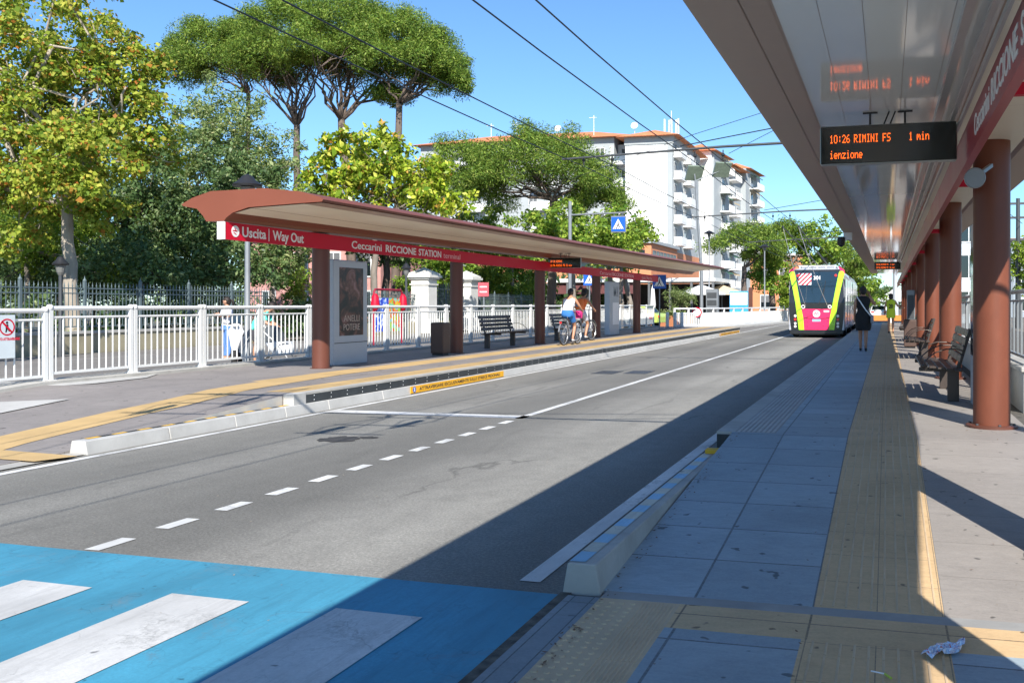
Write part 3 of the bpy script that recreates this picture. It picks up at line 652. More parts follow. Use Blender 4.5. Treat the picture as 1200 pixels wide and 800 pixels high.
# ---- railings of white tube
def rail_panel(L_, name='railing_panel', pitch=.132, M_WHITE=M_WHITE):
    """local: along +y, 0..L_"""
    t = thing(name, '', 'railing')
    for y in (.035, L_ - .035):
        mb = MB(); mb.box(-.03, .03, y - .035, y + .035, .0, 1.13); mb.lathe([(.045, 1.11), (.05, 1.135), (.045, 1.165), (.02, 1.18)], (0, y, 0), 12); mb.build('post', M_WHITE, t)
        mb = MB(); mb.box(-.08, .08, y - .05, y + .05, 0, .012); mb.build('foot_plate', M_WHITE, t)
    MB().tube([(0, .05, 1.12), (0, L_ - .05, 1.12)], .036, 12).build('top_rail', M_WHITE, t, smooth=True)
    MB().tube([(0, .06, .975), (0, L_ - .06, .975)], .019, 8).build('upper_rail', M_WHITE, t, smooth=True)
    MB().box(-.02, .02, .06, L_ - .06, .085, .125).build('lower_rail', M_WHITE, t)
    mb = MB(); n = int(L_ / pitch)
    for i in range(1, n): mb.tube([(0, L_ * i / n, .12), (0, L_ * i / n, .97)], .0125, 6, False)
    mb.build('balusters', M_WHITE, t, smooth=True)
    return t
rp = rail_panel(1.68); rp['group'] = 'white railing panels behind the far platform'
names = ['white railing panel with a small notice at the far left', 'second white railing panel from the left edge of the photo', 'third white railing panel from the left edge', 'fourth white railing panel, left of the lamp post', 'white railing panel just right of the lamp post']
ys = [8.45 + 1.70 * i for i in range(-2, 25)]
for i, y in enumerate(ys):
    z = zl(y + .8) + .05
    if i == 0: o = rp; o.location = (-12.66, y, z)
    else: o = dup(rp, (-12.66, y, z))
    y_ = y + .8
    if y_ < 17: lab = names[max(0, min(4, int((y - 10) / 1.7) + 0))] if y > 9.9 else ('white railing panel cut by the left edge of the photo' if y > 8 else 'white railing panel outside the left edge of the photo, rail %s' % ('nearer' if i == 0 else 'farther'))
    elif y_ < 22: lab = 'white railing panel behind the dark poster totem, %s' % ('at its left edge' if y_ < 18.7 else 'hidden part of the row' if y_ < 20.4 else 'in front of the colourful banner')
    else:
        k = int((y_ - 22) / 1.7); refs = ['left of the brown bin', 'behind the brown bin', 'behind the second far column', 'left end of the far bench', 'behind the middle of the far bench', 'right end of the far bench', 'behind the third far column', 'behind the first cyclist', 'behind the second cyclist', 'between second cyclist and fourth column', 'behind the fourth far column', 'left of the pale totem', 'behind the pale totem', 'behind the last far column', 'just past the last far column', 'near the end of the far shelter', 'last but one of the far row', 'last of the far platform row']
        lab = 'white railing panel ' + refs[min(k, len(refs) - 1)]
    o['label'] = lab
t = thing('no_entry_notice', 'white notice with red crossed-out figure on the left railing', 'notice', (-12.6, 10.1, .9)); yb = 9.75
_, ya = XD(-6, -12.60); _, yb = XD(17.3, -12.60)
MB().box(-12.61, -12.595, ya, yb, .72, 1.36).build('board', mat('notice_plate', (.60, .66, .68), .4, var=.03, bmp=0), t)
Mx = face_M((-12.594, (ya + yb) / 2 + .03, 1.18), (0, 1, 0), (0, 0, 1)); mb = MB(); ring(mb, Mx, .105, .125, .002); mb.prism([(-.09, .07), (-.07, .09), (.09, -.07), (.07, -.09)], Mx, .002); mb.build('red_ring', M_RED, t)
mb = MB(); Mx = face_M((-12.5945, (ya + yb) / 2 + .03, 1.18), (0, 1, 0), (0, 0, 1)); mb.prism(circle_poly(.02, 12, 0, .065), Mx, .001); mb.prism([(-.025, -.02), (.025, -.02), (.02, .04), (-.02, .04)], Mx, .001); mb.prism([(-.03, -.075), (-.01, -.08), (.012, -.02), (-.02, -.02)], Mx, .001); mb.prism([(.03, -.07), (.045, -.065), (.02, -.01), (0, -.02)], Mx, .001); mb.build('figure', M_BLACK, t)
mb = MB(); mb.text('VIETATO ATTRAVERSARE', face_M((-12.594, (ya + yb) / 2 + .02, .985), (0, 1, 0), (0, 0, 1)), .44, .04, .01, 'CENTER'); mb.build('lettering', M_RED, t)
# ---- right-hand low wall and railing
t = thing('low_wall', 'low cream wall under the railing behind the near columns', 'wall', (1.62, 12, 0)); MB().box(1.50, 1.72, 11.4, 64, 0, .74).build('wall_body', M_CONC, t, bevel=.01); MB().box(1.47, 1.75, 11.37, 64, .74, .80).build('coping', M_CONC, t, bevel=.01)
rq = None
for i in range(18):
    if rq is None: rq = rail_panel(2.2, pitch=.36, M_WHITE=mat('rail_grey', (.30, .31, .31), .4, .4, .05, 3)); rq['group'] = 'grey railing panels on the low wall behind the near columns'; o = rq; o.location = (1.60, 11.6, .80); o.scale = (1, 1, .78)
    else: o = dup(rq, (1.60, 11.6 + 2.23 * i, .80))
    o['label'] = ('metal railing panel on the low wall at the right edge of the photo' if i == 0 else 'railing panel on the low wall between the near columns, number %s from the right' % ['', 'two', 'three', 'four', 'five', 'six', 'seven', 'eight', 'nine', 'ten', 'eleven', 'twelve', 'thirteen', 'fourteen', 'fifteen', 'sixteen', 'seventeen', 'eighteen'][i])
# ---- steel hook at the foot of the first column, litter on the pavement
t = thing('crumpled_wrapper', 'crumpled blue white and red plastic wrapper lying on the beige paving', 'litter', (.44, 4.38, .02))
c0 = P(1106, 762, 1.49 * F / (762 - VY)); t.location = (c0.x, c0.y, .013)
me_v = []; nx, ny = 11, 8; r_ = random.Random(5)
for j in range(ny):
    for i in range(nx):
        u, v_ = i / (nx - 1) - .5, j / (ny - 1) - .5
        wv = .20 * (1 - .45 * abs(math.sin(u * 5 + 1))); me_v.append((c0.x + u * .155 + r_.uniform(-.008, .008) + v_ * .05, c0.y + v_ * wv + r_.uniform(-.008, .008) + u * .10, .015 + abs(math.sin(u * 23 + v_ * 9)) * .018 + r_.uniform(0, .014)))
mb = MB(); mb.add(me_v, [(j * nx + i, j * nx + i + 1, (j + 1) * nx + i + 1, (j + 1) * nx + i) for j in range(ny - 1) for i in range(nx - 1)])
def wrapmat():
    m, nt, b = newmat('wrapper_print'); v = ocoord(nt, 1, 1, 1); n = noise(nt, v, 45, 3, .7, 1.5)
    L(nt, ramp(nt, n, [(.36, (.55, .02, .03)), (.43, (.75, .78, .8)), (.49, (.28, .48, .78)), (.55, (.8, .82, .85)), (.62, (.70, .78, .85)), (.70, (.5, .05, .06))]), b.inputs['Base Color']); b.inputs['Roughness'].default_value = .25; b.inputs['Metallic'].default_value = .35; return m
mb.build('foil', wrapmat(), t)
c0 = P(1031, 789, 1.49 * F / (789 - VY)); t = thing('paper_straw', 'thin white stick with a yellow green end on the tactile strip', 'litter', (c0.x, c0.y, .016))
MB().tube([(c0.x - .035, c0.y + .012, .024), (c0.x + .02, c0.y, .022)], .003, 6).build('stick', M_PWHITE, t); MB().tube([(c0.x + .02, c0.y, .022), (c0.x + .045, c0.y - .04, .022)], .005, 6).build('wrapper_end', mat('lime', (.45, .55, .05), .5), t)
# ================================================================ trolleybus (rear view)
M_LIME = mat('bus_lime', (.42, .80, .02), .25, var=.03, bmp=0, coat=.5); M_CRIM = mat('bus_crimson', (.72, .02, .11), .28, var=.04, bmp=0, coat=.5)
M_SILV = mat('bus_silver', (.50, .50, .54), .3, .3, .05, 1, 0, coat=.4); M_BGLASS = glass('bus_glass', '16242c', .05); M_BBLK = mat('bus_black', (.012, .013, .015), .3, var=.1, bmp=0, coat=.3)
M_TAIL = mat('tail_light', (.65, .02, .02), .15, var=.02, bmp=0, coat=.6); M_LENS = mat('clear_lens', (.75, .72, .68), .15, var=.02, bmp=0, coat=.6); M_RUB = mat('tyre_rubber', (.02, .02, .02), .8, var=.2)
M_RIM = mat('rim_metal', (.45, .45, .46), .35, .6, .1, 4, 0)
def bus():
    X0, X1, Y0 = -4.41, -1.88, 43.5; xc = (X0 + X1) / 2
    t = thing('trolleybus', 'silver articulated trolleybus with lime stripes and crimson rear at the platform', 'trolleybus', (xc, Y0, 0))
    hw = (X1 - X0) / 2
    def shell(y0, y1, rear=False):
        sec = [(-hw + .04, .34), (-hw, .55), (-hw, 2.3), (-hw + .06, 2.85), (-hw + .22, 3.12), (-hw + .5, 3.2), (hw - .5, 3.2), (hw - .22, 3.12), (hw - .06, 2.85), (hw, 2.3), (hw, .55), (hw - .04, .34)]
        mb = MB(); n = len(sec); ysec = [y0, y0 + .25, y1]; 
        vs = []
        for k, y in enumerate(ysec):
            f = .985 if (k == 0 and rear) else 1
            vs += [(xc + x * f, y + (max(0, z - 1.6) * .13 if (rear and k == 0) else 0), z * (1 if k or not rear else .995)) for x, z in sec]
        fs = [tuple(range(n)), tuple(reversed(range(2 * n, 3 * n)))] + [(r * n + i, (r + 1) * n + i, (r + 1) * n + (i + 1) % n, r * n + (i + 1) % n) for r in range(2) for i in range(n)]
        mb.add(vs, fs); return mb
    bd = shell(Y0, Y0 + 8.6, True).build('body', M_SILV, t, smooth=True, ang=30); shell(Y0 + 9.5, Y0 + 18.6).build('body', M_SILV, t, smooth=True, ang=30)
    mb = MB()
    for i in range(9): mb.box(X0 + .1 + .04 * (i % 2), X1 - .1 - .04 * (i % 2), Y0 + 8.6 + i * .1, Y0 + 8.7 + i * .1, .5, 3.02)
    mb.build('bellows', M_DGREY, t)
    # rear face: local frame looking from the camera; depth follows the raked screen
    def yr_(z): return Y0 + max(0, z - 1.6) * .13
    def plate(name, pts, m, off, par=t, th=.012):
        vs = [(xc + u, yr_(z) - off - th, z) for u, z in pts] + [(xc + u, yr_(z) - off + .01, z) for u, z in pts]; n = len(pts)
        return MB().add(vs, [tuple(range(n)), tuple(reversed(range(n, 2 * n)))] + [(i, n + i, n + (i + 1) % n, (i + 1) % n) for i in range(n)]).build(name, m, par)
    plate('rear_mask', [(-1.20, .34), (1.20, .34), (1.24, 1.6), (-1.24, 1.6)], M_BBLK, .004); plate('rear_mask', [(-1.24, 1.6), (1.24, 1.6), (1.20, 2.9), (1.02, 3.12), (-1.02, 3.12), (-1.20, 2.9)], M_BBLK, .004)
    ws = plate('rear_window', [(-.74, 1.60), (.74, 1.60), (1.0, 2.93), (.9, 3.02), (-.9, 3.02), (-1.0, 2.93)], M_BGLASS, .02)
    for s in (-1, 1):
        rows = [(.36, .56, .80), (.90, .60, .865), (1.5, .72, .945), (1.6, .735, .955), (2.3, .865, 1.10), (2.92, .985, 1.25), (3.04, 1.02, 1.18)]
        mb = MB(); 
        for (z0, i0, o0), (z1, i1, o1) in zip(rows[:-1], rows[1:]):
            q = [(i0, z0), (o0, z0), (o1, z1), (i1, z1)]; vs = [(xc + s * u, yr_(z) - e, z) for e in (.05, -.01) for u, z in q]
            mb.add(vs, [(0, 1, 2, 3), (7, 6, 5, 4), (0, 4, 5, 1), (1, 5, 6, 2), (2, 6, 7, 3), (3, 7, 4, 0)])
        mb.build('lime_stripe', M_LIME, t)
        plate('corner_cap', [(s * 1.10, 3.03), (s * 1.27, 2.92), (s * 1.24, 3.10), (s * 1.02, 3.25), (s * .95, 3.24)][::s], M_CRIM, .022)
        plate('side_trim', [(s * 1.15, .36), (s * 1.24, .36), (s * 1.25, 1.1)][::s], M_SILV, .02)
        for j, (z, m) in enumerate(((1.0, M_LENS), (.84, M_TAIL), (.66, M_LENS), (.52, M_LENS))):
            mb = MB(); mb.prism(circle_poly(.06, 16), face_M((xc + s * (.96 + .0 * j), Y0 - .02, z), (1, 0, 0), (0, 0, 1)), .03); mb.build('tail_light', m, t)
        mb = MB(); mb.prism(circle_poly(.06, 16), face_M((xc + s * .86, yr_(2.85) - .04, 2.85), (1, 0, 0), (0, 0, 1)), .03); mb.build('marker_light', M_TAIL, t)
        mb = MB(); ring(mb, face_M((xc + s * .60, Y0 - .03, 1.42), (1, 0, 0), (0, 0, 1)), .05, .09, .03, 18); mb.build('rope_drum', M_LENS, t)
    cp = plate('crimson_panel', [(-.56, .36), (.56, .36), (.66, 1.32), (-.66, 1.32)], M_CRIM, .02)
    mb = MB(); pts = [(-.62 + 1.24 * i / 12, .93 - .07 * (1 - ((i - 6) / 6) ** 2)) for i in range(13)]; mb.tube([(xc + u, Y0 - .036, z) for u, z in pts], .012, 6); mb.build('seam', M_BBLK, cp)
    mb = MB(); mb.prism(circle_poly(.165, 32), face_M((xc, Y0 - .036, 1.10), (1, 0, 0), (0, 0, 1)), .008); lg = mb.build('round_logo', M_PWHITE, t)
    mb = MB(); Mx = face_M((xc, Y0 - .046, 1.10), (1, 0, 0), (0, 0, 1))
    zz_ = [(-.10, -.05), (-.06, .05), (0, -.03), (.06, .05), (.10, -.05)]
    for a, b_ in zip(zz_[:-1], zz_[1:]): mb.bar(Mx @ Vector((*a, 0)), Mx @ Vector((*b_, 0)), .026)
    mb.build('logo_mark', M_CRIM, lg)
    plate('number_plate', [(-.19, .74), (.19, .74), (.19, .85), (-.19, .85)], mat('plate_blue', (.30, .42, .70), .4, bmp=0), .035)
    plate('lettering_patch', [(.33, 1.17), (.57, 1.17), (.57, 1.25), (.33, 1.25)], M_PWHITE, .035)
    sp = plate('striped_panel', [(-.82, 2.42), (-.24, 2.42), (-.24, 2.95), (-.82, 2.95)], M_PWHITE, .04)
    for k in range(6):                                # clipped diagonal stripes
        c0 = -1.3 + .2 * k; pts = []
        a0, a1 = c0, c0 + .10
        def clip(c): # line u = c + (z-2.42)
            lo = max(-.82, c); hi = min(-.24, c + .53); return lo, hi, lo - c + 2.42, hi - c + 2.42
        l0, h0, zl0, zh0 = clip(a0); l1, h1, zl1, zh1 = clip(a1)
        if h0 > l0 and h1 > l1: plate('red_stripe', [(l0, zl0), (l1, zl1), (h1, zh1), (h0, zh0)], M_RED, .053, sp, .004)
    mb = MB(); mb.text('301', face_M((xc - .14, yr_(2.7) - .05, 2.66), (1, 0, 0), (0, .13, 1)), .30, .17, .02); mb.build('route_number', M_PWHITE, ws)
    MB().box(X0 + .05, X1 - .05, Y0 - .10, Y0 + .3, .16, .36).build('bumper', M_BBLK, t, bevel=.03)
    MB().box(X0 + .25, X1 - .25, Y0 + .3, Y0 + 18, .12, .34).build('chassis', M_BBLK, t)
    # right side: windows and doors
    for y0, y1, k in ((.7, 2.2, 'w'), (2.4, 3.7, 'd'), (3.9, 5.2, 'w'), (5.4, 6.7, 'd'), (6.9, 8.4, 'w'), (9.8, 11.1, 'w'), (11.3, 12.6, 'd'), (12.8, 14.4, 'w'), (14.6, 15.9, 'd'), (16.1, 17.8, 'w')):
        z0, z1 = (.45, 2.72) if k == 'd' else (1.25, 2.72)
        o = MB().box(X1 - .002, X1 + .012, Y0 + y0, Y0 + y1, z0, z1).build('door' if k == 'd' else 'side_window', M_BGLASS, t)
        if k == 'd': MB().box(X1 + .012, X1 + .03, Y0 + (y0 + y1) / 2 - .03, Y0 + (y0 + y1) / 2 + .03, z0, z1).build('door_seal', M_SILV, o)
        MB().box(X0 - .012, X0 + .002, Y0 + y0, Y0 + y1, 1.25, 2.72).build('side_window', M_BGLASS, t)
    MB().box(X1 - .01, X1 + .004, Y0 + .6, Y0 + 8.5, .55, .9).build('side_graphic', mat('side_blue', (.12, .16, .5), .3, bmp=0), t)
    for y in (2.0, 9.0 - 1.2, 15.6):
        for x, s in ((X0 + .02, -1), (X1 - .02, 1)):
            mb = MB(); Mx = Matrix.Translation((x, Y0 + y, .48)) @ Matrix.Rotation(R(90) * s, 4, 'Y'); mb.lathe([(.30, -.28), (.45, -.28), (.48, -.2), (.48, -.04), (.44, 0), (.29, 0)], (0, 0, 0), 24, Mx); w_ = mb.build('wheel', M_RUB, t)
            mb = MB(); mb.lathe([(.28, -.05), (.26, .008), (.12, .02), (.10, .06)], (0, 0, 0), 20, Mx); mb.build('rim', M_RIM, w_)
    # roof equipment and trolley poles
    MB().box(xc - .85, xc + .8, Y0 + 1.4, Y0 + 3.6, 3.19, 3.36).build('roof_unit', M_GREY, t, bevel=.05); MB().box(xc - .8, xc + .8, Y0 + 4.2, Y0 + 7.6, 3.19, 3.40).build('roof_unit', M_WHITE, t, bevel=.05)
    mb = MB(); [mb.bar((xc + q, Y0 + .5, 3.18), (xc + q, Y0 + .5, 3.30), .04) for q in (-.8, -.4, 0, .4, .8)]; mb.bar((xc - .85, Y0 + .5, 3.30), (xc + .85, Y0 + .5, 3.30), .05); mb.build('roof_rail', M_WHITE, t)
    mb = MB(); mb.tube([(xc + .1, yr_(1.5) - .06, 1.50), (xc + .34, yr_(2.2) - .06, 2.25)], .012, 5); mb.tube([(xc + .30, yr_(1.9) - .06, 1.85), (xc + .40, yr_(2.6) - .06, 2.6)], .010, 5); mb.build('wiper', M_BLACK, t)
    for z in (.50, .72): MB().box(X1 - .004, X1 + .006, Y0 + .3, Y0 + 8.5, z, z + .012).build('panel_gap', M_BBLK, t)
    MB().box(X1 - .002, X1 + .010, Y0 + .05, Y0 + .62, .5, 2.75).build('corner_glass', M_BBLK, t)
    for x in (-.25, .25):
        a = Vector((xc + x, Y0 + 4.2, 3.5)); e = Vector((-3.76 + x * 1.25 - .0, Y0 - 5.6, 4.62))
        pl = MB().tube([a, e], [.035, .02], 8).build('trolley_pole', M_DGREY, t); MB().bar(e + Vector((0, -.14, .03)), e + Vector((0, .08, .03)), .045).build('pole_shoe', M_BLACK, pl)
        mb = MB(); q = Vector((xc + x * 2.0, Y0 - .02, 1.45)); mb.tube([e.lerp(q, k / 8) - Vector((0, 0, .16 * math.sin(math.pi * k / 8))) for k in range(9)], .011, 5); mb.build('rope', M_PWHITE, pl)
bus()
# ================================================================ overhead line
M_WIRE = mat('wire_dark', (.02, .03, .04), .5, .3, bmp=0)
for i, (x, lab) in enumerate(((-4.07, 'overhead trolley wire over the near lane, left one of the pair'), (-3.45, 'overhead trolley wire over the near lane, right one of the pair'), (-6.62, 'overhead trolley wire over the far lane, left one of the pair'), (-5.95, 'overhead trolley wire over the far lane, right one of the pair'))):
    mb = MB(); mb.tube([(x, y, 4.62 - .05 * math.sin(math.pi * ((y + 8.5) % 14.4) / 14.4)) for y in np.arange(-22.9, 200, 4.8)], .0095, 6)
    o = mb.build('trolley_wire', M_WIRE); tag(o, lab, 'wire', 'overhead trolley wires')
def span_arm(y, lab):
    t = thing('bracket_arm', lab, 'overhead arm', (3.1, y, 0), 0, 'overhead bracket arms carrying the wires')
    MB().lathe([(.12, -.1), (.10, 6.2)], (3.1, y, 0), 16).build('pole', M_DGREY, t, smooth=True)
    MB().tube([(3.1, y, 5.05), (-3.5, y, 4.93), (-7.1, y - .1, 4.78)], [.034, .028, .022], 10).build('arm', M_DGREY, t, smooth=True)
    for x0 in (-1.2, -4.4): MB().tube([(3.1, y, 6.1), (x0, y, 4.98)], .012, 6).build('stay', M_WIRE, t)
    for x in (-4.07, -3.45, -6.62, -5.95):
        mb = MB(); mb.tube([(x, y, 4.86), (x, y, 4.64)], .014, 6); mb.lathe([(.02, 0), (.04, .02), (.04, .05), (.02, .07)], (x, y, 4.72), 10); mb.build('insulator', M_BLACK, t)
span_arm(5.7, 'bracket arm high over the near road, outside the top of the photo'); span_arm(20.1, 'dark horizontal bracket arm crossing the sky before the white apartments'); span_arm(34.5, 'farther thin bracket arm above the trolleybus'); span_arm(49, 'distant bracket arm beyond the trolleybus roof')
t = thing('wire_switch', 'trolley wire switch gear on the near pair of wires, above the photo', 'wire switch', (-3.8, 4.8, 4.6))
for x, y in ((-4.07, 4.4), (-3.45, 5.2)):
    MB().box(x - .04, x + .04, y - .3, y + .3, 4.56, 4.66).build('switch_box', M_BLACK, t)
    for s in (-1, 1): MB().tube([(x, y - .5, 4.6), (x + s * .22, y + .2, 4.64), (x, y + 1.5, 4.6)], .014, 5).build('runner', M_BLACK, t)
for y in (4.0, 4.8, 5.6): MB().bar((-4.3, y, 4.68), (-3.2, y + .1, 4.68), .025).build('cross_bar', M_BLACK, t)
t = thing('wire_switch', 'trolley wire switch gear on the far pair of wires, above the photo', 'wire switch', (-6.3, 4.8, 4.6))
for x, y in ((-6.62, 4.6), (-5.95, 5.4)):
    MB().box(x - .04, x + .04, y - .3, y + .3, 4.56, 4.66).build('switch_box', M_BLACK, t)
    for s in (-1, 1): MB().tube([(x, y - .5, 4.6), (x + s * .22, y + .2, 4.64), (x, y + 1.5, 4.6)], .014, 5).build('runner', M_BLACK, t)
for y in (4.2, 5.0, 5.8): MB().bar((-6.85, y, 4.68), (-5.7, y + .1, 4.68), .025).build('cross_bar', M_BLACK, t)
# diagonal guy wires
for a, b_, lab in ((P(812, 158, 24), P(1010, 95, 24), 'thin guy wire rising right to the canopy edge, upper one'), (P(854, 180, 24), P(1000, 105, 24), 'thin guy wire rising right to the canopy edge, lower one'), (P(560, 250, 30), P(812, 158, 24), 'thin guy wire crossing before the blank white wall')):
    tag(MB().tube([a, b_], .008, 5).build('guy_wire', M_WIRE), lab, 'wire')
# ================================================================ lamp posts, poles, signs
def lamp(loc, H, lab, m=M_DGREY, cap=.25, cat='street lamp', grp='classical lamp posts'):
    t = thing('street_lamp', lab, cat, loc, 0, grp); x, y, z = loc
    MB().lathe([(.10, 0), (.10, .5), (.06, .6), (.05, H - .55)], (x, y, z), 14).build('post', M_GREY if H > 3.9 else m, t, smooth=True)
    MB().lathe([(.02, .20), (cap * .35, .16), (cap * .55, .08), (cap, -.02), (cap * .95, -.06)], (x, y, z + H - .2), 20).build('hood', M_BLACK, t, smooth=True)
    MB().lathe([(.06, 0), (.10, .08), (.14, .28)], (x, y, z + H - .55), 12).build('lantern', mat('lamp_glass', (.16, .16, .15), .2, bmp=0), t)
    return t
d, y = XD(290, -13.0); lamp((-13.0, y, .05), 1.51 + 150 / F * d, 'tall grey lamp post rising behind the left end of the shelter', cap=.30)
for px, top, d, lab in ((71, 300, 27, 'small black park lantern left of the pale plane trunk'), (476, 308, 40, 'pale lantern post left of the white gate pillar'), (831, 270, 72, 'dark lamp post in front of the second apartment block'), (896, 286, 74, 'dark lamp post before the orange building')):
    p = P(px, VY, d); p.z = 0; lamp(tuple(p), 1.51 + (VY - top) / F * d, lab, M_DGREY, .22 if d < 60 else .45)
t = thing('floodlight_mast', 'tall thin mast with square tilted floodlights before the apartments', 'floodlight mast', tuple(P(822, VY, 66).xy) + (0,)); q = P(822, VY, 66); tp = P(815, 212, 66); 
MB().tube([(q.x, q.y, 0), (q.x, q.y, 4), tuple(tp)], [.14, .12, .07], 10).build('mast', M_GREY, t, smooth=True)
for px, py in ((814, 203), (846, 199)):
    c0 = P(px, py, 66); M = Matrix.Translation(c0) @ Matrix.Rotation(R(30), 4, 'Z') @ Matrix.Rotation(R(-48), 4, 'X'); MB().box(-.6, .6, -.6, .6, -.06, .06, M).build('panel', mat('panel_green', (.22, .27, .2), .35, .1, .2, 5, 0), t)
    MB().bar(tp, c0, .07).build('strut', M_GREY, t)
def ped_sign(Mx, s, par):
    MB().box(-s / 2, s / 2, -s / 2, s / 2, 0, .02, Mx).build('blue_plate', mat('sign_blue', (.01, .10, .48), .4, var=.04, bmp=0), par)
    M2 = Mx @ Matrix.Translation((0, 0, .022)); mb = MB(); mb.prism([(-.40 * s, -.34 * s), (.40 * s, -.34 * s), (0, .38 * s)], M2, .004); tr = mb.build('white_triangle', M_PWHITE, par)
    M3 = Mx @ Matrix.Translation((0, 0, .028)); mb = MB(); mb.prism(circle_poly(.045 * s, 10, .0, .16 * s), M3, .003); mb.prism([(-.05 * s, -.08 * s), (.05 * s, -.08 * s), (.04 * s, .10 * s), (-.04 * s, .10 * s)], M3, .003)
    mb.prism([(-.16 * s, -.28 * s), (-.10 * s, -.30 * s), (.02 * s, -.06 * s), (-.05 * s, -.06 * s)], M3, .003); mb.prism([(.12 * s, -.28 * s), (.17 * s, -.26 * s), (.05 * s, -.06 * s), (-.02 * s, -.06 * s)], M3, .003)
    for k in range(5): mb.box((-.30 + k * .14) * s, (-.22 + k * .14) * s, -.33 * s, -.30 * s, 0, .003, M3)
    mb.build('walking_figure', M_BLACK, tr)
d, y = XD(668, -13.6); t = thing('crossing_sign', 'blue square pedestrian crossing sign hanging from a tall pole arm', 'road sign', (-13.6, y, 0)); top = 1.51 + (VY - 236) / F * d
MB().lathe([(.09, 0), (.075, top)], (-13.6, y, 0), 12).build('pole', M_GREY, t, smooth=True); ap = 1.51 + (VY - 252) / F * d
MB().tube([(-13.6, y, ap), (-11.05, y, ap + .05)], .035, 8).build('arm', M_GREY, t); 
sx = P(729, 264, d); MB().box(sx.x - .33, sx.x + .33, y - .03, y + .03, sx.z - .36, sx.z + .36).build('sign_box', M_GREY, t); ped_sign(face_M((sx.x, y - .031, sx.z), (1, 0, 0), (0, 0, 1)), .62, t)
for dx in (-.2, .2): MB().bar((sx.x + dx, y, sx.z + .36), (sx.x + dx, y, ap + .03), .02).build('hanger', M_GREY, t)
def post_sign(px, X, top, lab, kind, s=.6):
    d, y = XD(px, X); z0 = zl(y) if X > -12.5 and y < 51 else 0
    zt = CAMZ + (VY - top) / F * d
    t = thing('road_sign', lab, 'road sign', (X, y, z0)); MB().lathe([(.03, 0), (.03, zt - z0)], (X, y, z0), 10).build('post', M_GREY, t)
    Mx = face_M((X, y - .035, zt - s / 2), (1, 0, 0), (0, 0, 1))
    if kind == 'ped': ped_sign(Mx, s, t)
    elif kind == 'red':
        MB().box(-s * .45, s * .45, -s * .6, s * .5, 0, .02, Mx).build('plate', mat('faded_red', (.55, .10, .12), .5, bmp=0), t)
        for k in (.15, -.25): MB().box(-s * .3, s * .3, s * k - .02, s * k + .03, .021, .024, Mx).build('white_bar', M_PWHITE, t)
    elif kind == 'noentry':
        mb = MB(); mb.prism(circle_poly(s / 2, 24), Mx, .02); p_ = mb.build('disc', M_PWHITE, t); mb = MB(); ring(mb, Mx @ Matrix.Translation((0, 0, .021)), s * .38, s * .5, .004, 24); mb.build('red_ring', M_RED, t)
        mb = MB(); mb.bar(Mx @ Vector((-s * .3, s * .3, .024)), Mx @ Vector((s * .3, -s * .3, .024)), .05, .01); mb.build('slash', M_RED, t)
    elif kind == 'parking':
        MB().box(-s / 2, s / 2, -s / 2, s / 2, 0, .02, Mx).build('plate', MATS['sign_blue'], t); mb = MB(); mb.text('P', Mx @ Matrix.Translation((0, -s * .3, .022)), None, s * .6, .03, 'CENTER'); mb.build('lettering', M_PWHITE, t)
    return t
post_sign(691, -14.5, 320, 'blue crossing sign on a post seen between the far columns', 'ped', .62)
post_sign(773, -10.9, 322, 'blue crossing sign on a thin pole at the far end of the shelter', 'ped', .68)
post_sign(567, -17.0, 331, 'faded red sign with white bars in front of the park fence', 'red', .55)
post_sign(817, -11.2, 360, 'small round prohibition sign by the white guard rail', 'noentry', .6)
post_sign(1187, 9.0, 308, 'blue parking sign past the right-hand railing', 'parking', .7)
# bollards at the end of the platform
for i, px in enumerate((729.5, 764 - 0, 797 - 0)):
    px = (782, 791, 799)[i]
    p = P(px, 387.5, 1.50 * F / (387.5 - VY)); t = thing('bollard', ['left one of three white bollards past the far platform', 'middle one of three white bollards past the far platform', 'right one of three white bollards past the far platform'][i], 'bollard', (p.x, p.y, 0), 0, 'white bollards past the far platform')
    MB().lathe([(.10, 0), (.10, 1.02), (.07, 1.08)], (p.x, p.y, 0), 14).build('shaft', M_WHITE, t, smooth=True)
# far white guard rail beside the curve: panels of a closer pitch
def guard(p0, p1, lab, n_, last=False):
    L_ = (Vector(p1) - Vector(p0)).length; ang = math.atan2(-(p1[0] - p0[0]), p1[1] - p0[1])
    t = thing('guard_rail', lab, 'railing', (0, 0, 0), 0, 'white guard rail panels along the far curve')
    for zz2, r_ in ((1.25, .05), (.98, .03)): MB().tube([(0, 0, zz2), (0, L_, zz2)], r_, 8).build('rail', M_WHITE, t)
    MB().box(-.04, .04, 0, L_, .06, .30).build('lower_rail', M_WHITE, t)
    mb = MB(); n = int(L_ / .15)
    for i in range(n): mb.box(-.03, .03, L_ * i / n + .02, L_ * i / n + .085, .28, 1.0)
    mb.build('balusters', M_WHITE, t)
    for k in (0, .5): MB().box(-.05, .05, L_ * k, L_ * k + .1, 0, 1.3).build('post', M_WHITE, t)
    t.location = (p0[0], p0[1], 0.02); t.rotation_euler.z = ang
gp = [(-12.3, 54.4), (-11.0, 56.3), (-10.3, 60.3), (-9.8, 65), (-9.3, 70.5), (-8.7, 77), (-8.3, 84), (-8.0, 92)]
gl = ['first short panel of the white guard rail past the bollards', 'white guard rail panel nearest the camera on the curve', 'white guard rail panel just beyond the nearest one', 'middle panel of the white guard rail on the curve', 'white guard rail panel before the orange building', 'white guard rail panel left of the trolleybus', 'last visible white guard rail panel at the trolleybus']
for i in range(7): guard(gp[i], gp[i + 1], gl[i], i)
mb = MB()
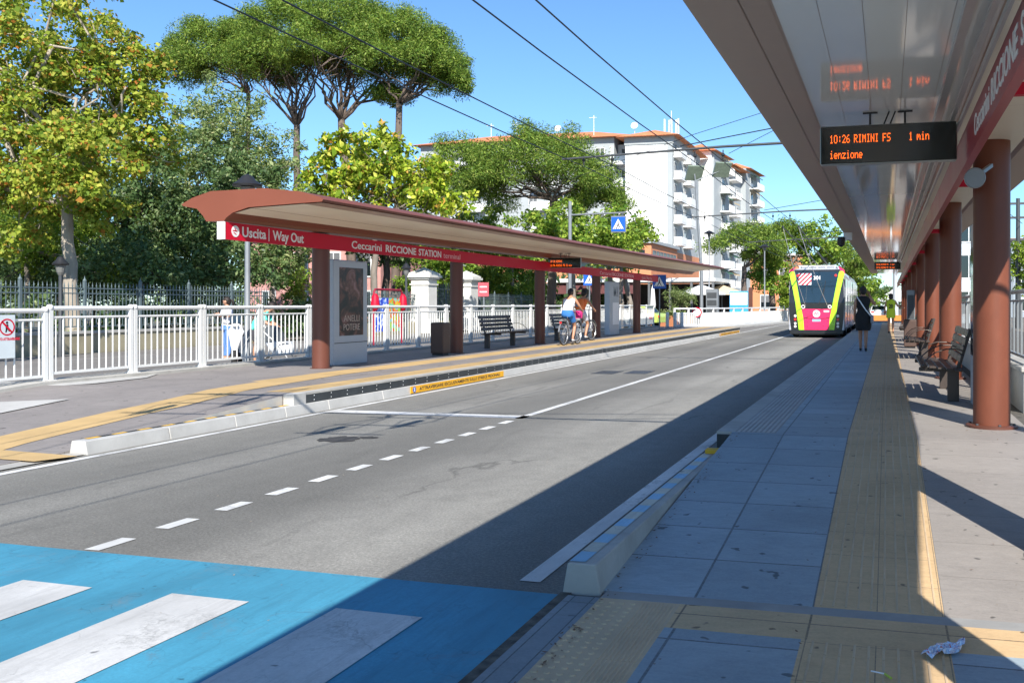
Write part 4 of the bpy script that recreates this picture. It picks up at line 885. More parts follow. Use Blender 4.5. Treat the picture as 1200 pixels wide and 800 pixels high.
for a, b_ in zip(gp[1:-1], gp[2:]): mb.quad((a[0] + .1, a[1], .13), (b_[0] + .1, b_[1], .13), (b_[0] + .75, b_[1], .13), (a[0] + .75, a[1], .13)); mb.quad((a[0] + .75, a[1], .13), (b_[0] + .75, b_[1], .13), (b_[0] + .75, b_[1], 0), (a[0] + .75, a[1], 0))
mb.build('curve_kerb', M_WCONC, kind='structure')
t = thing('end_fence', 'white lattice fence panel beside the two thin sign poles', 'railing', tuple(P(690, 387, 50).xy) + (0,)); a = P(655 + 20, 372, 50); c = P(699, 372, 50)
mb = MB(); n = 22
for i in range(n): q = a.lerp(c, i / (n - 1)); mb.box(q.x - .02, q.x + .02, q.y - .02, q.y + .02, .1, 1.25 + .25)
mb.build('balusters', M_WHITE, t); mb = MB(); [mb.bar((a.x, a.y, z), (c.x, c.y, z), .05) for z in (.2, 1.2, 1.5)]; mb.build('rail', M_WHITE, t)
# utility pole at the far right
p = P(1193, VY, 60); t = thing('utility_pole', 'utility pole with crossarms at the right edge of the photo', 'utility pole', (p.x, p.y, 0)); MB().lathe([(.18, 0), (.12, 8.3)], (p.x, p.y, 0), 12).build('pole', M_DGREY, t)
for z in (7.9, 7.0, 5.6): MB().box(p.x - .9, p.x + .9, p.y - .06, p.y + .06, z, z + .14).build('crossarm', M_DGREY, t)
for k in range(3): MB().lathe([(.08, 0), (.08, .25)], (p.x - .7 + .7 * k, p.y, 8.05), 8).build('insulator', M_GREY, t)
tag(MB().tube([P(1136, 215, 40), P(1198, 262, 60)], .02, 5).build('service_wire', M_WIRE), 'thin service wire running to the utility pole at right', 'wire')
# park iron fence on a plinth
M_IRON = mat('fence_iron', (.13, .17, .18), .55, .3, .12, 3, .05)
M_YEL = mat('plinth_yellow', (.34, .30, .20), .8, var=.12, scale=1.2, bmp=.3, dirt=.3)
t = thing('park_wall', 'long low yellowish plastered wall below the iron park fence', 'wall', (-24.1, 12, 0)); MB().box(-24.3, -24.0, -6, 33.0, .01, .62).build('wall_body', M_YEL, t); MB().box(-24.34, -23.96, -6, 33.0, .62, .70).build('coping', M_CONC, t); MB().box(-24.3, -24.0, 37.3, 64, .01, .62).build('wall_body', M_YEL, t)
def iron_panel():
    t = thing('iron_fence_panel', '', 'iron fence'); W = 2.24
    mb = MB(); mb.box(-.04, .04, -.04, .04, 0, 1.52); mb.lathe([(.05, 0), (.06, .04), (.02, .10), (.0, .2)], (0, 0, 1.52), 8); mb.build('post', M_IRON, t)
    for z in (.12, 1.14, 1.30): MB().box(-.015, .015, .04, W - .04, z, z + .035).build('rail', M_IRON, t)
    mb = MB()
    for i in range(1, 15):
        y = W * i / 15; mb.box(-.010, .010, y - .010, y + .010, .12, 1.38); mb.add([(-.02, y, 1.38), (0, y - .03, 1.38), (.02, y, 1.38), (0, y + .03, 1.38), (0, y, 1.52)], [(0, 1, 4), (1, 2, 4), (2, 3, 4), (3, 0, 4)])
    mb.build('pickets', M_IRON, t); return t
ip = iron_panel(); ip['group'] = 'iron park fence panels'; first = True; k = 0
yy = 6.0
marks = ['outside the left edge of the photo', 'at the left edge of the photo', 'left of the small park lantern', 'behind the small park lantern', 'in front of the pale plane trunk', 'just right of the pale plane trunk', 'above the third white railing panel', 'left of the white scooter', 'behind the white scooter', 'behind the lamp post', 'behind the stroller', 'left of the first far column', 'behind the dark poster totem']
while yy < 62:
    if not (31.5 < yy < 37.3):
        o = ip if first else dup(ip, (0, 0, 0)); first = False; o.location = (-24.15, yy, .70)
        px = VX + F * (-24.15) / ((24.15 * SN + (yy + 1.1) * CS) * CS)
        ref = [(-60, 'far outside the left edge of the photo'), (0, 'just outside the left edge of the photo'), (30, 'at the left edge of the photo'), (62, 'left of the small park lantern'), (90, 'around the pale plane tree trunk'), (125, 'just right of the pale plane tree trunk'), (155, 'above the third white railing panel'), (185, 'under the dark evergreens, left part'), (212, 'under the dark evergreens, right part'), (238, 'left of the person by the scooter'), (262, 'behind the person by the scooter'), (285, 'behind the white scooter'), (305, 'right of the tall lamp post'), (322, 'behind the person in teal'), (340, 'behind the stroller'), (357, 'left of the first far column'), (372, 'behind the first far column'), (388, 'behind the left side of the poster totem'), (404, 'behind the poster totem'), (430, 'behind the right side of the totem'), (520, 'beside the white gate'), (560, 'right of the second gate pillar'), (572, 'behind the faded red sign'), (585, 'left above the far bench'), (600, 'above the middle of the far bench'), (612, 'right above the far bench'), (625, 'left of the third far column'), (640, 'behind the third far column'), (655, 'left of the first cyclist'), (700, 'behind the two cyclists')]
        lab = 'dark iron fence panel ' + next((r for lim, r in ref if px < lim), 'at the far end of the park')
        o['label'] = lab if not any(x is not o and x.get('label') == lab for x in COL.objects) else lab + (', its farther neighbour')
    yy += 2.24
# gate pillars
def pillar(px, lab):
    d, y = XD(px, -23.9); t = thing('gate_pillar', lab, 'gate pillar', (-23.9, y, 0)); x = -23.9
    MB().box(x - .62, x + .62, y - .62, y + .62, 0, .75).build('base', M_WST, t, bevel=.03); MB().box(x - .5, x + .5, y - .5, y + .5, .75, 2.85).build('shaft', M_WST, t, bevel=.02)
    mb = MB(); [mb.box(x - .5 - e, x + .5 + e, y - .5 - e, y + .5 + e, z, z2) for e, z, z2 in ((.06, 2.55, 2.62), (.10, 2.85, 2.95), (.2, 2.95, 3.08), (.12, 3.08, 3.18))]
    mb.add([(x - .6, y - .6, 3.18), (x + .6, y - .6, 3.18), (x + .6, y + .6, 3.18), (x - .6, y + .6, 3.18), (x, y, 3.5)], [(0, 1, 4), (1, 2, 4), (2, 3, 4), (3, 0, 4)]); mb.build('cornice', M_WST, t)
M_WST = mat('white_stone', (.66, .64, .60), .7, var=.1, scale=2, bmp=.3, dirt=.25, dirtc='8a8072')
pillar(497, 'white stone gate pillar between poster totem and second far column'); pillar(547, 'white stone gate pillar just right of the second far column')
# park gate, open leaf
_, ya = XD(512, -24.1); _, yb = XD(537, -24.1); t = thing('park_gate', 'tall iron gate with vertical bars between the white stone pillars', 'gate', (-24.1, (ya + yb) / 2, 0)); mb = MB(); n = 14
for i in range(n): y = ya + (yb - ya) * i / (n - 1); mb.box(-24.12, -24.09, y - .015, y + .015, .15, 2.5 + .25 * math.sin(math.pi * i / (n - 1)))
mb.build('bars', M_IRON, t); [MB().box(-24.13, -24.08, ya, yb, z, z + .05).build('rail', M_IRON, t) for z in (.2, 1.3, 2.35)]
# colourful banner stand
d, y = XD(455, -17.5); t = thing('banner_stand', 'colourful printed banner in a red and black frame behind the railing', 'banner stand', (-17.5, y, .02))
def banner():
    m, nt, b = newmat('banner_print'); v = ocoord(nt); vo = N(nt, 'ShaderNodeTexVoronoi'); vo.inputs['Scale'].default_value = 9; L(nt, v, vo.inputs['Vector']); s = N(nt, 'ShaderNodeSeparateColor'); L(nt, vo.outputs['Color'], s.inputs[0])
    sx = N(nt, 'ShaderNodeSeparateXYZ'); L(nt, v, sx.inputs[0])
    a = ramp(nt, s.outputs[0], [(.2, (.02, .06, .55)), (.5, (.10, .25, .8)), (.8, (.7, .75, .85))]); c_ = ramp(nt, s.outputs[0], [(.2, (.75, .10, .03)), (.4, (.9, .55, .03)), (.6, (.10, .6, .65)), (.85, (.35, .65, .05))])
    L(nt, mixc(nt, ramp(nt, sx.outputs[1], [(.0, 0), (.02, 1)]), a, c_), b.inputs['Base Color']); b.inputs['Roughness'].default_value = .5; return m
MB().box(-17.52, -17.49, y - .85, y + .85, .55, 1.75).build('banner', banner(), t)
MB().tube([(-17.5, y - .98, .1), (-17.5, y - .98, 1.95), (-17.5, y - .9, 2.05), (-17.5, y + .9, 2.05), (-17.5, y + .98, 1.95), (-17.5, y + .98, .1)], .04, 8).build('frame', mat('frame_red', (.28, .01, .03), .4, bmp=0), t, smooth=True)
for s in (-.98, .98): MB().lathe([(.05, 0), (.16, .15), (.12, .5), (.05, .6)], (-17.45, y + s, 1.3), 12).build('red_balloon', M_RED, t, smooth=True); MB().box(-17.8, -17.2, y + s - .1, y + s + .1, .02, .10).build('foot', M_BLACK, t)
# ================================================================ buildings
M_BW = mat('plaster_white', (.80, .79, .76), .8, var=.03, scale=.35, bmp=.1, dirt=.06, dirtc='a09a8c'); M_BG = mat('plaster_grey', (.36, .385, .39), .8, var=.06, scale=.5, bmp=.1)
M_TILE_R = mat('roof_tiles', (.62, .22, .09), .8, var=.2, scale=1.2, bmp=.4, stretch=(1, 1, 1)); M_ORA = mat('plaster_orange', (.62, .25, .12), .8, var=.06, scale=.6, bmp=.1, dirt=.1)
M_WIN = glass('window_glass', '10181c', .08); M_SHUT = mat('shutter_grey', (.13, .135, .14), .6, var=.1, bmp=.1); M_SHW = mat('frame_white', (.72, .72, .70), .5, bmp=0)
def hip(mb, x0, x1, y0, y1, z, h, o=.7):
    x0 -= o; x1 += o; y0 -= o; y1 += o; w_ = min(x1 - x0, y1 - y0) / 2
    if x1 - x0 > y1 - y0: a, c = (x0 + w_, (y0 + y1) / 2, z + h), (x1 - w_, (y0 + y1) / 2, z + h)
    else: a, c = ((x0 + x1) / 2, y0 + w_, z + h), ((x0 + x1) / 2, y1 - w_, z + h)
    B = [(x0, y0, z), (x1, y0, z), (x1, y1, z), (x0, y1, z)]
    if x1 - x0 > y1 - y0: mb.add(B + [a, c], [(0, 1, 5, 4), (1, 2, 5), (2, 3, 4, 5), (3, 0, 4), (3, 2, 1, 0)])
    else: mb.add(B + [a, c], [(0, 1, 4), (1, 2, 5, 4), (2, 3, 5), (3, 0, 4, 5), (3, 2, 1, 0)])
def window(par, M, w_, h, shutter=None, fr=M_SHW):
    o = MB().box(-w_ / 2, w_ / 2, 0, h, -.05, .02, M).build('window', M_WIN, par)
    mb = MB()
    for a in ((-w_/2 - .07, -w_/2 + .02, -.07, h + .07), (w_/2 - .02, w_/2 + .07, -.07, h + .07), (-w_/2 + .02, w_/2 - .02, -.07, .02), (-w_/2 + .02, w_/2 - .02, h - .02, h + .07), (-.03, .03, .02, h - .02)): mb.box(*a, .021, .06, M)
    mb.build('frame', fr, o)
    if shutter: MB().box(-w_ / 2 + .02, w_ / 2 - .02, h * shutter, h - .02, .023, .05, M).build('shutter', M_SHUT, o)
def balcony(par, M, w_, dpt=1.3, h=1.0, solid=True):
    """local: x along the wall, y up, z out"""
    o = MB().box(-w_ / 2, w_ / 2, -.18, 0, .002, dpt, M).build('balcony', M_BW, par)
    mb = MB()
    if solid:
        mb.box(-w_ / 2, w_ / 2, .05, h, dpt - .1, dpt, M); mb.box(-w_ / 2, -w_ / 2 + .08, .05, h, .1, dpt - .1, M); mb.box(w_ / 2 - .08, w_ / 2, .05, h, .1, dpt - .1, M)
    else:
        mb.box(-w_ / 2, w_ / 2, h - .06, h, dpt - .06, dpt, M); n = int(w_ / .16)
        for i in range(n + 1): x = -w_ / 2 + w_ * i / n; mb.box(x - .025, x + .025, .0, h - .06, dpt - .05, dpt - .01, M)
    mb.build('parapet', M_BW, o); return o
fX = lambda x, y, z: face_M((x, y, z), (0, 1, 0), (0, 0, 1))      # faces +x
fY = lambda x, y, z: face_M((x, y, z), (1, 0, 0), (0, 0, 1))      # faces -y
def clutter(par, pts):
    for x, y, z, k in pts:
        if k == 'dish': mb = MB(); mb.lathe([(.05, 0), (.35, .1), (.5, .25)], (0, 0, 0), 14, Matrix.Translation((x, y, z + 1.0)) @ Matrix.Rotation(R(70), 4, 'X')); mb.bar((x, y, z - .8), (x, y, z + 1), .06); mb.build('dish', M_SHW, par)
        else: mb = MB(); mb.bar((x, y, z - 1.0), (x, y, z + 2.6), .07); mb.bar((x - .7, y, z + 2.3), (x + .4, y, z + 2.3), .05); mb.build('aerial', M_SHW, par)
# block with blank white gable and the balconies facing the street
t = thing('apartment_block', 'white apartment block with a blank wall and orange hipped roof', 'apartment building', (-31, 130, 0)); H = 24.3
MB().box(-34.3, -28.45, 122, 140, 0, H).build('wall', M_BW, t); MB().box(-28.45, -27.75, 121.9, 140, 8.6, H - .01).build('corner_wall', M_BG, t); MB().box(-28.449, -27.7, 122, 140, .1, 8.59).build('corner_wall', M_ORA, t)
MB().box(-34.4, -27.6, 121.85, 140.1, H - 1.3, H - .02).build('cornice', M_BG, t)
mb = MB(); hip(mb, -34.4, -27.6, 121.9, 141, H - .3, 1.5, 1.0); rf = mb.build('roof', M_TILE_R, t)
for k in range(5):
    z = 9.6 + 2.95 * k
    for y in (124.4, 130.5): balcony(t, fX(-27.75, y, z), 3.6, 1.1, 1.0); 
    window(t, fX(-27.75, 123.6, z + .02), 1.6, 2.2, .5); window(t, fX(-27.75, 129.8, z + .02), 1.6, 2.2); window(t, fX(-27.75, 135.5, z + .8), 1.0, 1.3, .6)
clutter(rf, [(-33.5, 124, H + .6, 'dish')])
mb = MB(); 
for i in range(5): mb.box(-30.6 + i * .5, -30.42 + i * .5, 129 + (i % 2) * .8, 129.3 + (i % 2) * .8, H + .9, H + 3.4)
mb.bar((-29.6, 129.4, H + .8), (-29.6, 129.4, H + 4.6), .08); mb.build('phone_masts', M_SHW, rf)
# rear wing
t = thing('apartment_wing', 'long grey and white apartment wing with orange roof behind the pines', 'apartment building', (-50, 130, 0)); H = 25.0
MB().box(-66, -36.6, 124.5, 140, 0, H - .4).build('wall', M_BG, t); MB().box(-36.59, -34.32, 126.5, 139.5, 0, H - 1.1).build('wall', M_BW, t); mb = MB(); hip(mb, -66, -34.2, 124.5, 140, H - .38, 2.4, 1.0); rf = mb.build('roof', M_TILE_R, t)
for k in range(7):
    z = 2.7 + 3.05 * k
    balcony(t, fY(-35.6, 125.6, z), 2.6, 1.4); window(t, fY(-35.4, 126.5, z), 1.3, 2.3, .4)
    for x in (-38.6, -44, -48.5, -55, -60.5):
        window(t, fY(x, 124.5, z + .7), 1.2, 1.5, (k * 7 + int(-x)) % 3 * .3 or None)
    for x in (-46.3, -57.7): balcony(t, fY(x, 124.5, z), 4.2, 1.3); 
    MB().box(-37.2, -36.75, 124.44, 124.5, z - .3, z + 2.4).build('white_band', M_BW, t)
clutter(rf, [(-40, 126, H + .5, 'a'), (-50, 126, H + .3, 'dish'), (-52, 127, H + .3, 'a'), (-46, 128, H + .8, 'dish'), (-56, 127, H + .3, 'a')])
# second block, slanted, with stacks of balconies
t = thing('apartment_tower', 'white and grey apartment tower with stacked balconies facing the street', 'apartment building'); H = 25.6
MB().box(-5.2, 0, 0, 9.5, 0, H - .5).build('wall', M_BW, t); MB().box(.0, .35, .3, 9.5, 4.3, H - .5).build('pier', M_BG, t)
MB().box(-5, -.6, 9.51, 21, 0, H - 1.2).build('wall', M_BG, t); MB().box(-5, .3, 21.01, 32, 0, H - .3).build('wall', M_BG, t); MB().box(-4.9, .25, 31.99, 32.4, 0, H - .5).build('wall', M_BW, t)
mb = MB(); hip(mb, -5.3, .3, 0, 9.6, H - .48, 1.6, .8); mb.build('roof', M_TILE_R, t); mb = MB(); hip(mb, -5.3, .4, 11.0, 20.5, H - 1.15, 1.5, .7); mb.build('roof', M_TILE_R, t); mb = MB(); hip(mb, -5.2, .4, 22, 32.3, H - .25, 1.5, .8); mb.build('roof', M_TILE_R, t)
for k in range(8):
    z = 1.5 + 2.95 * k
    balcony(t, fX(.36, 5.6, z), 3.4, 1.5, 1.0, k % 2 == 0); window(t, fX(.355, 5.6, z), 1.7, 2.2, .5 if k % 3 else None)
    balcony(t, fX(-.6, 13.5, z), 4.2, 1.6, 1.0, False); window(t, fX(-.6, 13.0, z), 1.8, 2.2); window(t, fX(-.6, 18.5, z + .6), 1.2, 1.4, .4)
    balcony(t, fX(.3, 26.5, z), 5.2, 1.5, 1.0, False); window(t, fX(.3, 25.5, z), 2.2, 2.25, .45 if k % 2 else None); window(t, fX(.3, 30.2, z + .6), 1.0, 1.4)
for z in (4.35,): MB().box(-5.25, .05, -.05, 0, 0, z).build('base_band', M_ORA, t)
ra = random.Random(31); aw = [mat('awning_green', (.06, .16, .10), .8), mat('awning_sand', (.55, .42, .25), .8), mat('towel_blue', (.08, .20, .45), .9), mat('towel_red', (.5, .08, .06), .9)]
def dress(par, Mf, w_, h_=2.6):
    k = ra.random()
    if k < .35: M2 = Mf @ Matrix.Translation((0, h_, .9)); MB().add([M2 @ Vector(q) for q in ((-w_/2, 0, -.85), (w_/2, 0, -.85), (w_/2, -.5, .35), (-w_/2, -.5, .35), (-w_/2, -.7, .36), (w_/2, -.7, .36))], [(0, 1, 2, 3), (3, 2, 5, 4)]).build('awning', aw[ra.randint(0, 1)], par)
    elif k < .6: q = ra.uniform(-w_/3, w_/3); MB().box(q - .35, q + .35, .25, 1.08, 1.12, 1.16, Mf).build('hanging_towel', aw[ra.randint(2, 3)], par)
    if ra.random() < .4: q = w_ / 2 - .6; MB().box(q - .4, q + .4, .1, .7, .05, .4, Mf).build('air_conditioner', M_SHW, par)
for k in range(8):
    z = 1.5 + 2.95 * k
    dress(t, fX(.36, 5.6, z), 3.2); dress(t, fX(-.6, 13.5, z), 3.9); dress(t, fX(.3, 26.5, z), 4.8)
t.location = (-26.2, 142, 0); t.rotation_euler.z = R(-5.3)
# shops podium in front
t = thing('shop_building', 'low terracotta shop building with a ribbon of windows at the foot of the apartments', 'shop building', (-33, 105, 0)); H = 8.2
MB().box(-46, -24.9, 99, 112, 0, H).build('wall', M_ORA, t); MB().box(-46.3, -24.6, 98.7, 112.3, H, H + .35).build('cornice', M_BG, t)
MB().box(-33.0, -25.6, 98.94, 98.99, 5.5, 7.5).build('window', M_WIN, t)
for i in range(7): y = 100 + i * 1.7; window(t, fX(-24.9, y + .3, 5.4), 1.3, 2.0, None, M_SHUT)
MB().box(-45.5, -25.3, 98.93, 98.98, .2, 3.2).build('shop_front', M_WIN, t)
for i in range(9): MB().box(-45.5 + i * 2.4, -45.2 + i * 2.4, 98.8, 98.94, .2, 3.2).build('mullion', M_SHUT, t)
for i, x in enumerate((-30.6, -27.6)): mb = MB(); mb.text(('CAFFE', 'BAR')[i], fY(x, 98.92, 4.0), 2.2, .7, .02); mb.build('lettering', M_SHW, t)
t = thing('restaurant', 'dark open restaurant front under a long white awning', 'restaurant', (-25, 80, 0))
A0, A1 = P(640, VY, 78), P(838, VY, 74)
def along(a, b_, s0, s1, z0, z1, back=0, th=.2):
    d_ = (b_ - a); n_ = Vector((d_.y, -d_.x, 0)).normalized() * -1
    mb = MB(); p0, p1 = a + d_ * s0 + n_ * back, a + d_ * s1 + n_ * back; q0, q1 = p0 + n_ * th, p1 + n_ * th
    return mb.add([(p0.x, p0.y, z0), (p1.x, p1.y, z0), (q1.x, q1.y, z0), (q0.x, q0.y, z0), (p0.x, p0.y, z1), (p1.x, p1.y, z1), (q1.x, q1.y, z1), (q0.x, q0.y, z1)], [(3, 2, 1, 0), (4, 5, 6, 7), (0, 1, 5, 4), (1, 2, 6, 5), (2, 3, 7, 6), (3, 0, 4, 7)])
t.location = (A0.x, A0.y, 0)
along(A0, A1, 0, 1, 3.35, 3.65, 0, 6).build('awning', M_SHW, t); along(A0, A1, .0, .55, 2.4, 3.3, .3, .1).build('sign_board', mat('maroon_board', (.14, .05, .05), .6), t)
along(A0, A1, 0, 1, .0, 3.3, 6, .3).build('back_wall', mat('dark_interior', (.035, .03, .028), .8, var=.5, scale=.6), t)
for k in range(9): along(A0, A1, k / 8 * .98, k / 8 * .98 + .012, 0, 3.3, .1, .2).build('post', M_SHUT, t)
t = thing('terracotta_planter', 'long terracotta planter wall with plants past the bollards', 'planter', tuple(P(783, VY, 64).xy) + (0,)); a, b_ = P(757, VY, 66), P(804, VY, 63); along(a, b_, 0, 1, 0, .75, 0, .7).build('planter_box', M_ORA, t)
PLANT_LINE = (a, b_)
def parasol(p, r, z, open_, lab):
    t = thing('parasol', lab, 'parasol', (p.x, p.y, 0)); MB().lathe([(.05, 0), (.04, z)], (p.x, p.y, 0), 8).build('pole', M_GREY, t)
    if open_: MB().lathe([(.06, .75), (r * .5, .42), (r, .02), (r * .98, -.06)], (p.x, p.y, z - .6), 8).build('canopy', M_SHW, t)
    else: MB().lathe([(.04, 1.9), (.12, 1.6), (.22, .5), (.16, .2), (.24, .0), (.1, -.1)], (p.x, p.y, z - 1.9), 10).build('canopy', M_SHW, t, smooth=True)
parasol(P(765, VY, 66), .3, 2.9, False, 'closed white parasol before the dark restaurant front'); parasol(P(822, VY, 72), 1.9, 2.9, True, 'open white parasol left of the grey kiosk'); 
p = P(846, VY, 78); t = thing('parasol', 'open cream parasol right of the grey kiosk', 'parasol', (p.x, p.y, 0)); MB().lathe([(.05, 0), (.04, 2.9)], (p.x, p.y, 0), 8).build('pole', M_GREY, t); MB().lathe([(.06, .85), (1.3, .42), (2.2, .02)], (p.x, p.y, 2.3), 8).build('canopy', mat('cream_cloth', (.62, .5, .33), .8), t)
p = P(835, VY, 66); t = thing('grey_kiosk', 'tall grey cabinet below the dark lamp post', 'cabinet', (p.x, p.y, 0)); MB().box(p.x - .42, p.x + .42, p.y - .3, p.y + .3, 0, 2.6).build('body', M_GREY, t, bevel=.03)
for k in range(4): MB().box(p.x - .34, p.x + .34, p.y - .31, p.y - .301, .4 + k * .52, .8 + k * .52).build('panel', M_DGREY, t)
p = P(866, VY, 76); t = thing('info_board', 'blue and white information board under the roadside pine', 'information board', (p.x, p.y, 0)); MB().box(p.x - .75, p.x + .75, p.y - .1, p.y + .1, .3, 2.6).build('board', mat('sky_blue', (.05, .35, .65), .4, bmp=0), t); MB().box(p.x - .7, p.x + .7, p.y - .12, p.y - .101, 1.5, 2.5).build('print', M_PWHITE, t); MB().box(p.x + .8, p.x + 1.1, p.y - .1, p.y + .1, 0, 2.9).build('post', M_BROWN, t)
t = thing('orange_house', 'orange plastered house behind the roadside pine trunks', 'house', tuple(P(895, VY, 110).xy) + (0,)); p = t.location
MB().box(p.x - 1.6, p.x + 5, p.y, p.y + 12, 0, 7.2).build('wall', M_ORA, t); MB().box(p.x - 1.9, p.x + 5.3, p.y - .3, p.y + 12.3, 7.2, 7.45).build('roof', M_BW, t)
for k in range(2):
    for q in (.2, 2.4): window(t, fY(p.x + q, p.y, 1.0 + 3.1 * k), 1.1, 1.6, .5)
p = P(1132, VY, 70); t = thing('pale_building', 'pale blue-white building glimpsed between the near columns', 'building', (p.x, p.y, 0)); MB().box(p.x - 3.2, p.x + 2.1, p.y, p.y + 12, 0, 8.6).build('wall', mat('pale_blue_wall', (.60, .66, .70), .7), t)
for k in range(3): window(t, fY(p.x + .2, p.y, .8 + 2.7 * k), 1.6, 1.7)
p = P(1199, VY, 110); t = thing('grey_house', 'blue-grey house behind the utility pole at the right edge', 'house', (p.x, p.y, 0)); MB().box(p.x - 1.3, p.x + 8, p.y, p.y + 8, 0, 9).build('wall', mat('bluegrey_wall', (.30, .34, .38), .8), t); MB().box(p.x - 1.6, p.x + 8.3, p.y - .3, p.y + 8.3, 9, 9.3).build('roof', M_TILE_R, t)
for k in range(3): window(t, fY(p.x - .2, p.y, .8 + 2.8 * k), 1.0, 1.4)
p = P(462, VY, 62); t = thing('pink_villa', 'pink villa glimpsed through the park trees behind the totem', 'villa', (p.x - 5, p.y, 0)); MB().box(p.x - 11, p.x - 1, p.y, p.y + 8, 0, 6.2).build('wall', mat('pink_wall', (.52, .27, .24), .8), t); mb = MB(); hip(mb, p.x - 11, p.x - 1, p.y, p.y + 8, 6.2, 1.8, .6); mb.build('roof', M_TILE_R, t)
for q in (-9.5, -7, -4.5, -2.2): window(t, fY(p.x + q, p.y, 3.4), 1, 1.6, .6); window(t, fY(p.x + q, p.y, .8), 1, 1.6)
# things at the far end of the street
p = P(1041, VY, 120); t = thing('white_tent', 'white pavilion roof at the far end of the street', 'pavilion', (p.x, p.y, 0)); MB().lathe([(3.2, 0), (.9, 1.2), (.15, 1.9)], (p.x + 1, p.y, 1.9), 4).build('roof', M_SHW, t)
for dx, dy in ((-1.2, -1.4), (3.0, -1.4)): MB().lathe([(.06, 0), (.06, 1.9)], (p.x + dx, p.y + dy, 0), 8).build('pole', M_GREY, t)
t = thing('street_barrier', 'orange and white barrier at the far end of the platform', 'barrier', (-.5, 70, 0)); MB().box(-2.0, 2.4, 70, 70.15, .35, .75).build('beam', mat('barrier_orange', (.7, .22, .04), .5), t); [MB().box(x, x + .12, 69.95, 70.25, 0, .95).build('post', M_PWHITE, t) for x in (-1.6, .2, 1.9)]
p = P(1049.5, VY, 95); t = thing('tall_white_post', 'pale tall post at the far end under the canopy', 'pole', (p.x, p.y, 0)); MB().lathe([(.3, 0), (.25, 6.4)], (p.x, p.y, 0), 10).build('shaft', M_TOT, t)
# cars
def car(loc, rz, m, lab):
    t = thing('parked_car', lab, 'car')
    sec = [(-2.1, .35), (-2.15, .75), (-2.0, .95), (-1.55, 1.0), (-1.15, 1.42), (.35, 1.45), (1.05, 1.0), (1.95, .85), (2.12, .6), (2.1, .35)]
    mb = MB(); n = len(sec); vs = []
    for x, k in ((-.86, 1), (-.80, 0), (.80, 0), (.86, 1)):
        vs += [(x * (.86 if z > 1.1 else 1), y, z) for y, z in sec]
    fs = [tuple(reversed(range(n))), tuple(range(3 * n, 4 * n))] + [(r * n + i, r * n + (i + 1) % n, (r + 1) * n + (i + 1) % n, (r + 1) * n + i) for r in range(3) for i in range(n)]
    mb.add(vs, fs); mb.build('body', m, t, smooth=True, bevel=.03)
    for s in (-1, 1):
        MB().add([(s * .79, -1.42, 1.02), (s * .79, .92, 1.02), (s * .705, .34, 1.38), (s * .705, -1.08, 1.36)], [(0, 1, 2, 3)][:1]).build('side_window', M_WIN, t)
        for y in (-1.3, 1.3):
            mb = MB(); Mx = Matrix.Translation((s * .80, y, .32)) @ Matrix.Rotation(R(90) * s, 4, 'Y'); mb.lathe([(.2, -.14), (.31, -.14), (.32, 0), (.30, .07), (.2, .08)], (0, 0, 0), 18, Mx); w_ = mb.build('wheel', M_RUB, t); mb = MB(); mb.lathe([(.2, .0), (.19, .085), (.05, .09)], (0, 0, 0), 14, Mx); mb.build('rim', M_RIM, w_)
        MB().box(s * .62 - .14, s * .62 + .14, -2.17, -2.10, .68, .82).build('tail_light', M_TAIL, t); MB().box(s * .6 - .14, s * .6 + .14, 2.03, 2.12, .62, .76).build('headlight', M_LENS, t)
    MB().add([(-.70, -1.58, 1.03), (.70, -1.58, 1.03), (.62, -1.2, 1.39), (-.62, -1.2, 1.39)], [(0, 1, 2, 3)]).build('rear_window', M_WIN, t); MB().add([(-.70, 1.03, 1.03), (-.62, .42, 1.42), (.62, .42, 1.42), (.70, 1.03, 1.03)], [(0, 1, 2, 3)]).build('windscreen', M_WIN, t)
    t.location = loc; t.rotation_euler.z = rz; return t
for px, d, rz, c_, lab in ((842, 92, 75, (.05, .10, .20), 'dark blue car parked beside the grey cabinet'), (724, 56, 60, (.7, .72, .7), 'white car parked under the trees between the last far columns'), (742, 62, 80, (.45, .60, .12), 'lime green car behind the fourth far column'), (706, 70, 80, (.05, .05, .06), 'black car in the shade beyond the cyclists')):
    p = P(px, VY, d); p.z = 0; q = car(p, R(rz), mat('car_paint_%d' % px, c_, .25, var=.03, bmp=0, coat=.8), lab)
for px, d, c_, lab in ((1035, 130, (.7, .7, .72), 'white car far down the street'), (1030, 100, (.75, .75, .75), 'white car beyond the end of the platform'), (1044, 150, (.3, .05, .05), 'red car farthest down the street')):
    p = P(px, VY, d); p.z = 0; car(p, 0, mat('car_paint_%d' % px, c_, .25, var=.03, bmp=0, coat=.8), lab)
